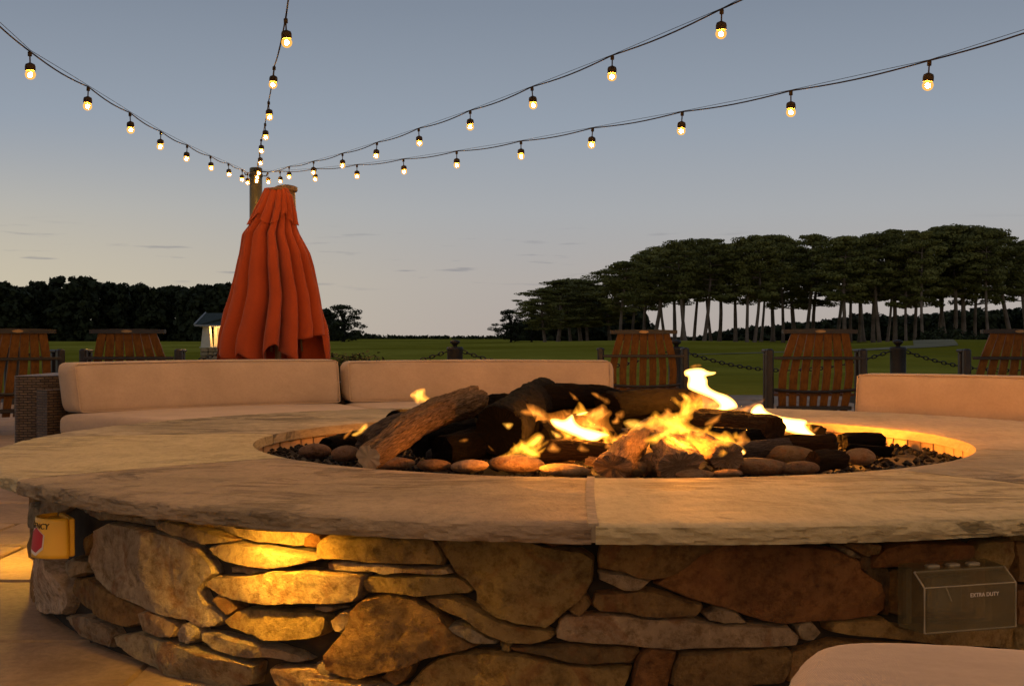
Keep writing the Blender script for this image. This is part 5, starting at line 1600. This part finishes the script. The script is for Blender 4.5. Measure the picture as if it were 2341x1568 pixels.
# ------------------------------------------------------------------ stone kiosk with a lit inside
def kiosk():
    Z = 40.0; k = Z / F
    x0 = (458 - CX) * k; x1 = (648 - CX) * k; cx = (x0 + x1) / 2; w = x1 - x0
    o = tag(empty("kiosk", (cx, Z + 1.2, 0)), "small stone based kiosk with a green hip roof, lit inside", "kiosk")
    hb = CAMH - (795 - HY) * k; he = CAMH - (746 - HY) * k; ht = CAMH - (714 - HY) * k
    d = 2.4; rr = random.Random(4)
    b = MB(); b.box((0, 0, hb / 2 - .01), (w - .06, d - .06, hb - .02)); b.build("plinth", M['mortar'], o)
    # plinth stones
    rows = 3
    for r in range(rows):
        x = -w / 2
        while x < w / 2 - .02:
            ww = min(rr.uniform(.16, .34), w / 2 - x); h = hb / rows
            b = MB(); b.rbox((x + ww / 2, -d / 2 + .01, h * (r + .5)), (ww - .015, .09, h - .015), .012); q = b.build("stone", M['stone'], o); q.color = jitter_col(rr.choice([TN, GR, LT]), rr); x += ww
    b = MB(); b.rbox((0, 0, hb + .012), (w + .06, d + .06, .03), .006); b.build("sill", M['plaster'], o)
    z0 = hb + .03
    for sx in (-1, 1):
        for sy in (-1, 1):
            b = MB(); p = Vector((sx * (w / 2 - .17), sy * (d / 2 - .17), 0)); a, c = .16, .105
            b.hexa([p + Vector((-a, -a, z0)), p + Vector((a, -a, z0)), p + Vector((a, a, z0)), p + Vector((-a, a, z0)), p + Vector((-c, -c, he)), p + Vector((c, -c, he)), p + Vector((c, c, he)), p + Vector((-c, c, he))]); b.build("column", M['plaster'], o)
    b = MB(); b.box((0, .25, (z0 + he) / 2), (w - .5, d - 1.1, he - z0 - .02)); b.build("inner_wall", M['plaster'], o)
    for q in (-1, 0, 1):
        b = MB(); b.box((q * (w - .7) / 3, .25 - (d - 1.1) / 2 - .012, (z0 + he) / 2), ((w - .8) / 3, .02, (he - z0) * .86)); b.build("window", M['lit'], o)
    e = .16
    v = [(-w / 2 - e, -d / 2 - e, he), (w / 2 + e, -d / 2 - e, he), (w / 2 + e, d / 2 + e, he), (-w / 2 - e, d / 2 + e, he)]
    v2 = [(x, y, he + .05) for x, y, z in v]
    b = MB(); b.hexa([Vector(q) for q in v + v2]); rf = b.build("roof", M['trim'], o)
    b = MB(); t = [(-w / 2 - e + .03, -.05, ht), (w / 2 + e - .03, -.05, ht), (w / 2 + e - .03, .05, ht), (-w / 2 - e + .03, .05, ht)]
    b.hexa([Vector((x, y, z + .002)) for x, y, z in v2] + [Vector(q) for q in t]); b.build("shingles", M['shingle'], rf)
    for s in (-1, 1):
        b = MB(); b.tube([(s * (w / 2 + e), -d / 2 - e, he + .06), (s * (w / 2 + e - .03), 0, ht + .01)], .03, 6); b.build("rake_board", M['trim'], rf)
    b = MB(); b.tube([(-w / 2 + .1, -d / 2 - e + .03, he + .07), (-w / 2 + 1.2, -.3, ht + .02)], .035, 6); b.build("hip_ridge", M['shingle'], rf)
    ld = bpy.data.lights.new("kiosk_lamp", 'POINT'); ld.energy = 26.0; ld.color = (1.0, .55, .18); ld.shadow_soft_size = .06
    lo = bpy.data.objects.new("kiosk_lamp", ld); COL.objects.link(lo); lo.parent = o; lo.location = (-w / 2 + .5, -d / 2 + .35, he - .12)
kiosk()

# ------------------------------------------------------------------ folded umbrella and light pole
def umbrella():
    Z = 8.5; k = Z / F
    ys = [432, 450, 486, 515, 535, 554, 580, 613, 645, 678, 710, 743, 765, 800, 830]
    xl = [611, 603, 585, 571, 556, 553, 549, 541, 533, 525, 516, 508, 503, 498, 496]
    xr = [652, 662, 672, 677, 684, 694, 708, 717, 724, 732, 738, 746, 749, 752, 754]
    root = tag(empty("umbrella", ((640 - CX) * k, Z, 0)), "folded orange patio umbrella with a scalloped top vent", "umbrella")
    n = 300
    def hem(u, front):
        if not front: return 822
        return float(np.interp(u, [-1, -.92, -.80, -.62, -.5, -.42, -.30, -.16, -.10, -.03, .05, .16, .26, .36, .50, .545, .56, .7, 1.0],
                               [796, 806, 818, 824, 806, 812, 820, 826, 822, 804, 792, 786, 794, 808, 822, 824, 782, 774, 764]))
    rows = 70
    def surf(y0, hemf, grow, A0, nf, seed):
        v, f = [], []
        for i in range(rows + 1):
            for j in range(n):
                a = 2 * PI * j / n
                u0 = math.cos(a); front = math.sin(a) < 0
                t = i / rows
                y = y0 + (hemf(u0, front) - y0) * t
                L, R = np.interp(y, ys, xl) - grow, np.interp(y, ys, xr) + grow
                c, h = (L + R) / 2, (R - L) / 2
                g = min(1.0, (y - y0) / 120.0 + .25)
                drift = .25 * nz(y * .006, seed, 1.1) + (y - 520) * .0004
                wv = math.cos(nf * (a + drift) + .7 * math.sin(2 * a + seed + 1.2) + .5 * math.sin(3 * a + 2.1)); fold = (1 - abs(wv)) ** 1.8
                fine = .035 * nz(math.cos(a) * 3, math.sin(a) * 3, y * .012 + seed, 2) + .009 * nz(math.cos(a) * 9, math.sin(a) * 9, y * .03 + seed, 3)
                dep = A0 * g * fold
                # keep the silhouette: folds bite mainly where the cloth faces the viewer or the back
                r = 1 - dep * (0.35 + .65 * abs(math.sin(a))) + fine * g
                v.append(Vector((((c - 640) + h * u0 * r * 1.01) * k, h * .72 * math.sin(a) * r * k, CAMH - (y - HY) * k)))
        for i in range(rows):
            for j in range(n):
                f.append((i * n + j, (i + 1) * n + j, (i + 1) * n + (j + 1) % n, i * n + (j + 1) % n))
        return v, f
    v, f = surf(434, hem, 0, .60, 6.5, 1)
    o = link("canopy", mesh("canopy", v, f, True), M['canvas'], root)
    m = o.modifiers.new("cloth", 'SOLIDIFY'); m.thickness = .004; m.offset = 0
    def vent(u, front):
        s = abs(math.sin(2.4 * (math.acos(max(-1, min(1, u))) + .35)))
        return 488 + 27 * s ** .8
    v, f = surf(431, vent, 6.0, .48, 6.5, 1)
    rows_keep = f
    o = link("vent_cap", mesh("vent_cap", v, f, True), M['canvas'], root)
    m = o.modifiers.new("cloth", 'SOLIDIFY'); m.thickness = .004; m.offset = 0
    b = MB(); z = CAMH - (436 - HY) * k
    b.lathe([(.024, -.01), (.066, -.006), (.070, .004), (.055, .012), (.02, .018)], ((633 - 640) * k, 0, z + .005), 20); b.build("hub", M['post_wood'], root, True)
    b = MB(); b.tube([((636 - 640) * k, 0, .0), ((636 - 640) * k, 0, z)], .022, 12); b.build("pole", M['post_wood'], root)
    b = MB(); b.lathe([(.26, .02), (.26, .06), (.06, .08), (.04, .22)], ((636 - 640) * k, 0, 0), 24); b.build("base", M['iron'], root)
    for q in range(6):
        a = 2 * PI * q / 6 + .4; b = MB()
        b.tube([((633 - 640) * k + .03 * math.cos(a), .03 * math.sin(a), z - .03), ((633 - 640) * k + .12 * math.cos(a), .10 * math.sin(a), z - .55), ((636 - 640) * k + .17 * math.cos(a), .14 * math.sin(a), .66)], .007, 6); b.build("rib", M['post_wood'], root)

def timber_post():
    Z = 8.95; k = Z / F
    a, b_ = px(654, 432, Z), px(682, 1010, Z)
    o = tag(empty("timber_post", (b_.x, Z, 0)), "round timber post with a cap, close behind the orange umbrella", "post")
    A = Vector((a.x - b_.x, 0, a.z)); B = Vector((0, 0, 0))
    m = MB(); pts = [B.lerp(A, t) for t in np.linspace(0, 1, 9)]; m.tube(pts, [.076 - .012 * t for t in np.linspace(0, 1, 9)], 18); m.build("shaft", M['post_wood'], o, True)
    m = MB(); m.lathe([(.078, -.022), (.084, -.012), (.084, .010), (.066, .020), (.02, .030)], A, 18); m.build("cap", M['post_wood'], o, True)

POLE = Vector(((585 - CX) * 16.0 / F, 16.0, 0))
def light_pole():
    top = CAMH - (384 - HY) * 16.0 / F
    o = tag(empty("light_pole", POLE), "tall shiny metal pole where the strings of lights meet", "pole")
    m = MB(); m.lathe([(.100, 0), (.100, .05), (.088, .07), (.084, 1.5), (.082, top - .01), (.07, top)], n=28); m.build("shaft", M['pole'], o, True)
    m = MB(); m.lathe([(.088, top - .12), (.090, top - .115), (.090, top - .09), (.088, top - .085)], n=28); m.build("clamp_band", M['iron'], o, True)
    for a in range(4):
        m = MB(); w = a * PI / 2 + .5; c = Vector((math.cos(w) * .10, math.sin(w) * .10, top - .10)); m.tube([c * 1.0, c + Vector((math.cos(w) * .04, math.sin(w) * .04, 0)), c + Vector((math.cos(w) * .05, math.sin(w) * .05, .03))], .008, 6); m.build("hook", M['iron'], o)
umbrella()
timber_post()
light_pole()

# ------------------------------------------------------------------ strings of lights
so = MB(); so.lathe([(.008, -.002), (.011, -.004), (.011, -.026), (.004, -.028), (.004, -.060), (.012, -.064), (.024, -.070), (.0275, -.082), (.0275, -.102), (.024, -.105)][::-1], n=12)
SOCK = mesh("socket", so.v, so.f, True); SOCK.materials.append(M['socket'])
bu = MB(); bu.lathe([(.019, -.1055), (.0245, -.111), (.0280, -.120), (.0280, -.129), (.0235, -.141), (.014, -.149), (.004, -.152)][::-1], n=14)
n_glass = len(bu.f)
fv, ff = ico(1); bu.add([Vector((p.x * .0125, p.y * .0125, p.z * .013 - .126)) for p in fv], ff)
BULB = mesh("bulb", bu.v, bu.f, True); BULB.materials.append(M['glass']); BULB.materials.append(M['bulb'])
for p_ in BULB.polygons:
    if p_.index >= n_glass: p_.material_index = 1

def string(label, anchors, end_x, end_Z, far, far_n):
    """anchors: photograph pixels of the lamp tops, pole first; the string runs in a straight plan line from the
    pole to the point at depth end_Z under the last anchor, then on overhead to a far support behind the camera"""
    root = tag(empty("string_light", POLE), label, "string light", "strings of bulbs hung from the pole")
    E = Vector(((end_x - CX) * end_Z / F, end_Z)); P0 = Vector((POLE.x, POLE.y)); d = E - P0
    pts = []
    for x, y in anchors:
        a = (x - CX) / F      # X = a * Y
        t = (a * P0.y - P0.x) / (d.x - a * d.y); t = max(.012, t)
        q = P0 + d * t; pts.append(Vector((q.x, q.y, CAMH - (y - HY) * q.y / F)))
    nvis = len(pts)
    last = pts[-1]; spacing = (pts[-1] - pts[-2]).length
    farv = Vector(far); n = far_n
    way = Vector((*(E + d.normalized() * 5.2), last.z + .42))      # overhead, still on the same line
    la, lb = (way - last).length, (farv - way).length
    for i in range(1, n + 1):  # unseen bulbs added past the view; count and droop set to light the wall
        q = i / (n + 1) * (la + lb)
        if q < la: pts.append(last.lerp(way, q / la) - Vector((0, 0, .05 * math.sin(PI * q / la))))
        else:
            t = (q - la) / lb; pts.append(way.lerp(farv, t) - Vector((0, 0, .55 * math.sin(PI * t))))
    pts2 = [Vector((P0.x, P0.y - .09, CAMH - (392 - HY) * 16.0 / F))] + pts + [farv]
    # cable: dips a little between lamps; a thin support wire runs just above
    line, wire = [], []
    for i in range(len(pts2) - 1):
        a, b = pts2[i], pts2[i + 1]; L = (b - a).length
        for k in range(8):
            t = k / 8; q = a.lerp(b, t); s = math.sin(PI * t)
            line.append(q + Vector((0, 0, -.035 * L * s * .42)) - root.location)
            wire.append(q + Vector((.004, .004, .005 + .001 * s * L)) - root.location)
    line.append(pts2[-1] - root.location); wire.append(pts2[-1] - root.location)
    m = MB(); m.tube(line, .0042, 6); m.build("cable", M['cable'], root, True)
    m = MB(); m.tube(wire, .0016, 5); m.build("support_wire", M['cable'], root, True)
    rnd = random.Random(len(label))
    for p in pts:
        s = link("socket", SOCK, None, root); s.location = p - root.location; s.rotation_euler = (rnd.uniform(-.07, .07), rnd.uniform(-.09, .09), rnd.uniform(0, 6))
        link("bulb", BULB, None, s)
    return root

string("string of bulbs dropping from the photo's left edge to the pole", [(566, 396), (554, 388), (522, 374), (481, 357), (428, 332), (368, 301), (297, 258), (202, 199), (68, 118)], 68, 6.6, (-2.6, -6.0, 2.2), 14)
string("string of bulbs running steeply up the sky above the pole", [(587, 392), (588, 383), (590, 372), (594, 347), (597, 318), (606, 282), (614, 232), (627, 152), (653, 42)], 653, 6.3, (0.8, -6.5, 2.2), 14)
string("upper string of bulbs rising from the pole to the photo's top edge", [(612, 394), (661, 381), (717, 369), (783, 351), (862, 326), (957, 294), (1075, 253), (1216, 199), (1400, 127), (1650, 21)], 1650, 6.2, (3.6, -6.0, 2.2), 14)
string("lower string of bulbs rising from the pole to the photo's right edge", [(640, 392), (722, 386), (816, 377), (922, 364), (1044, 346), (1191, 323), (1355, 293), (1560, 256), (1808, 208), (2125, 139)], 2125, 6.2, (6.0, -5.0, 2.3), 12)
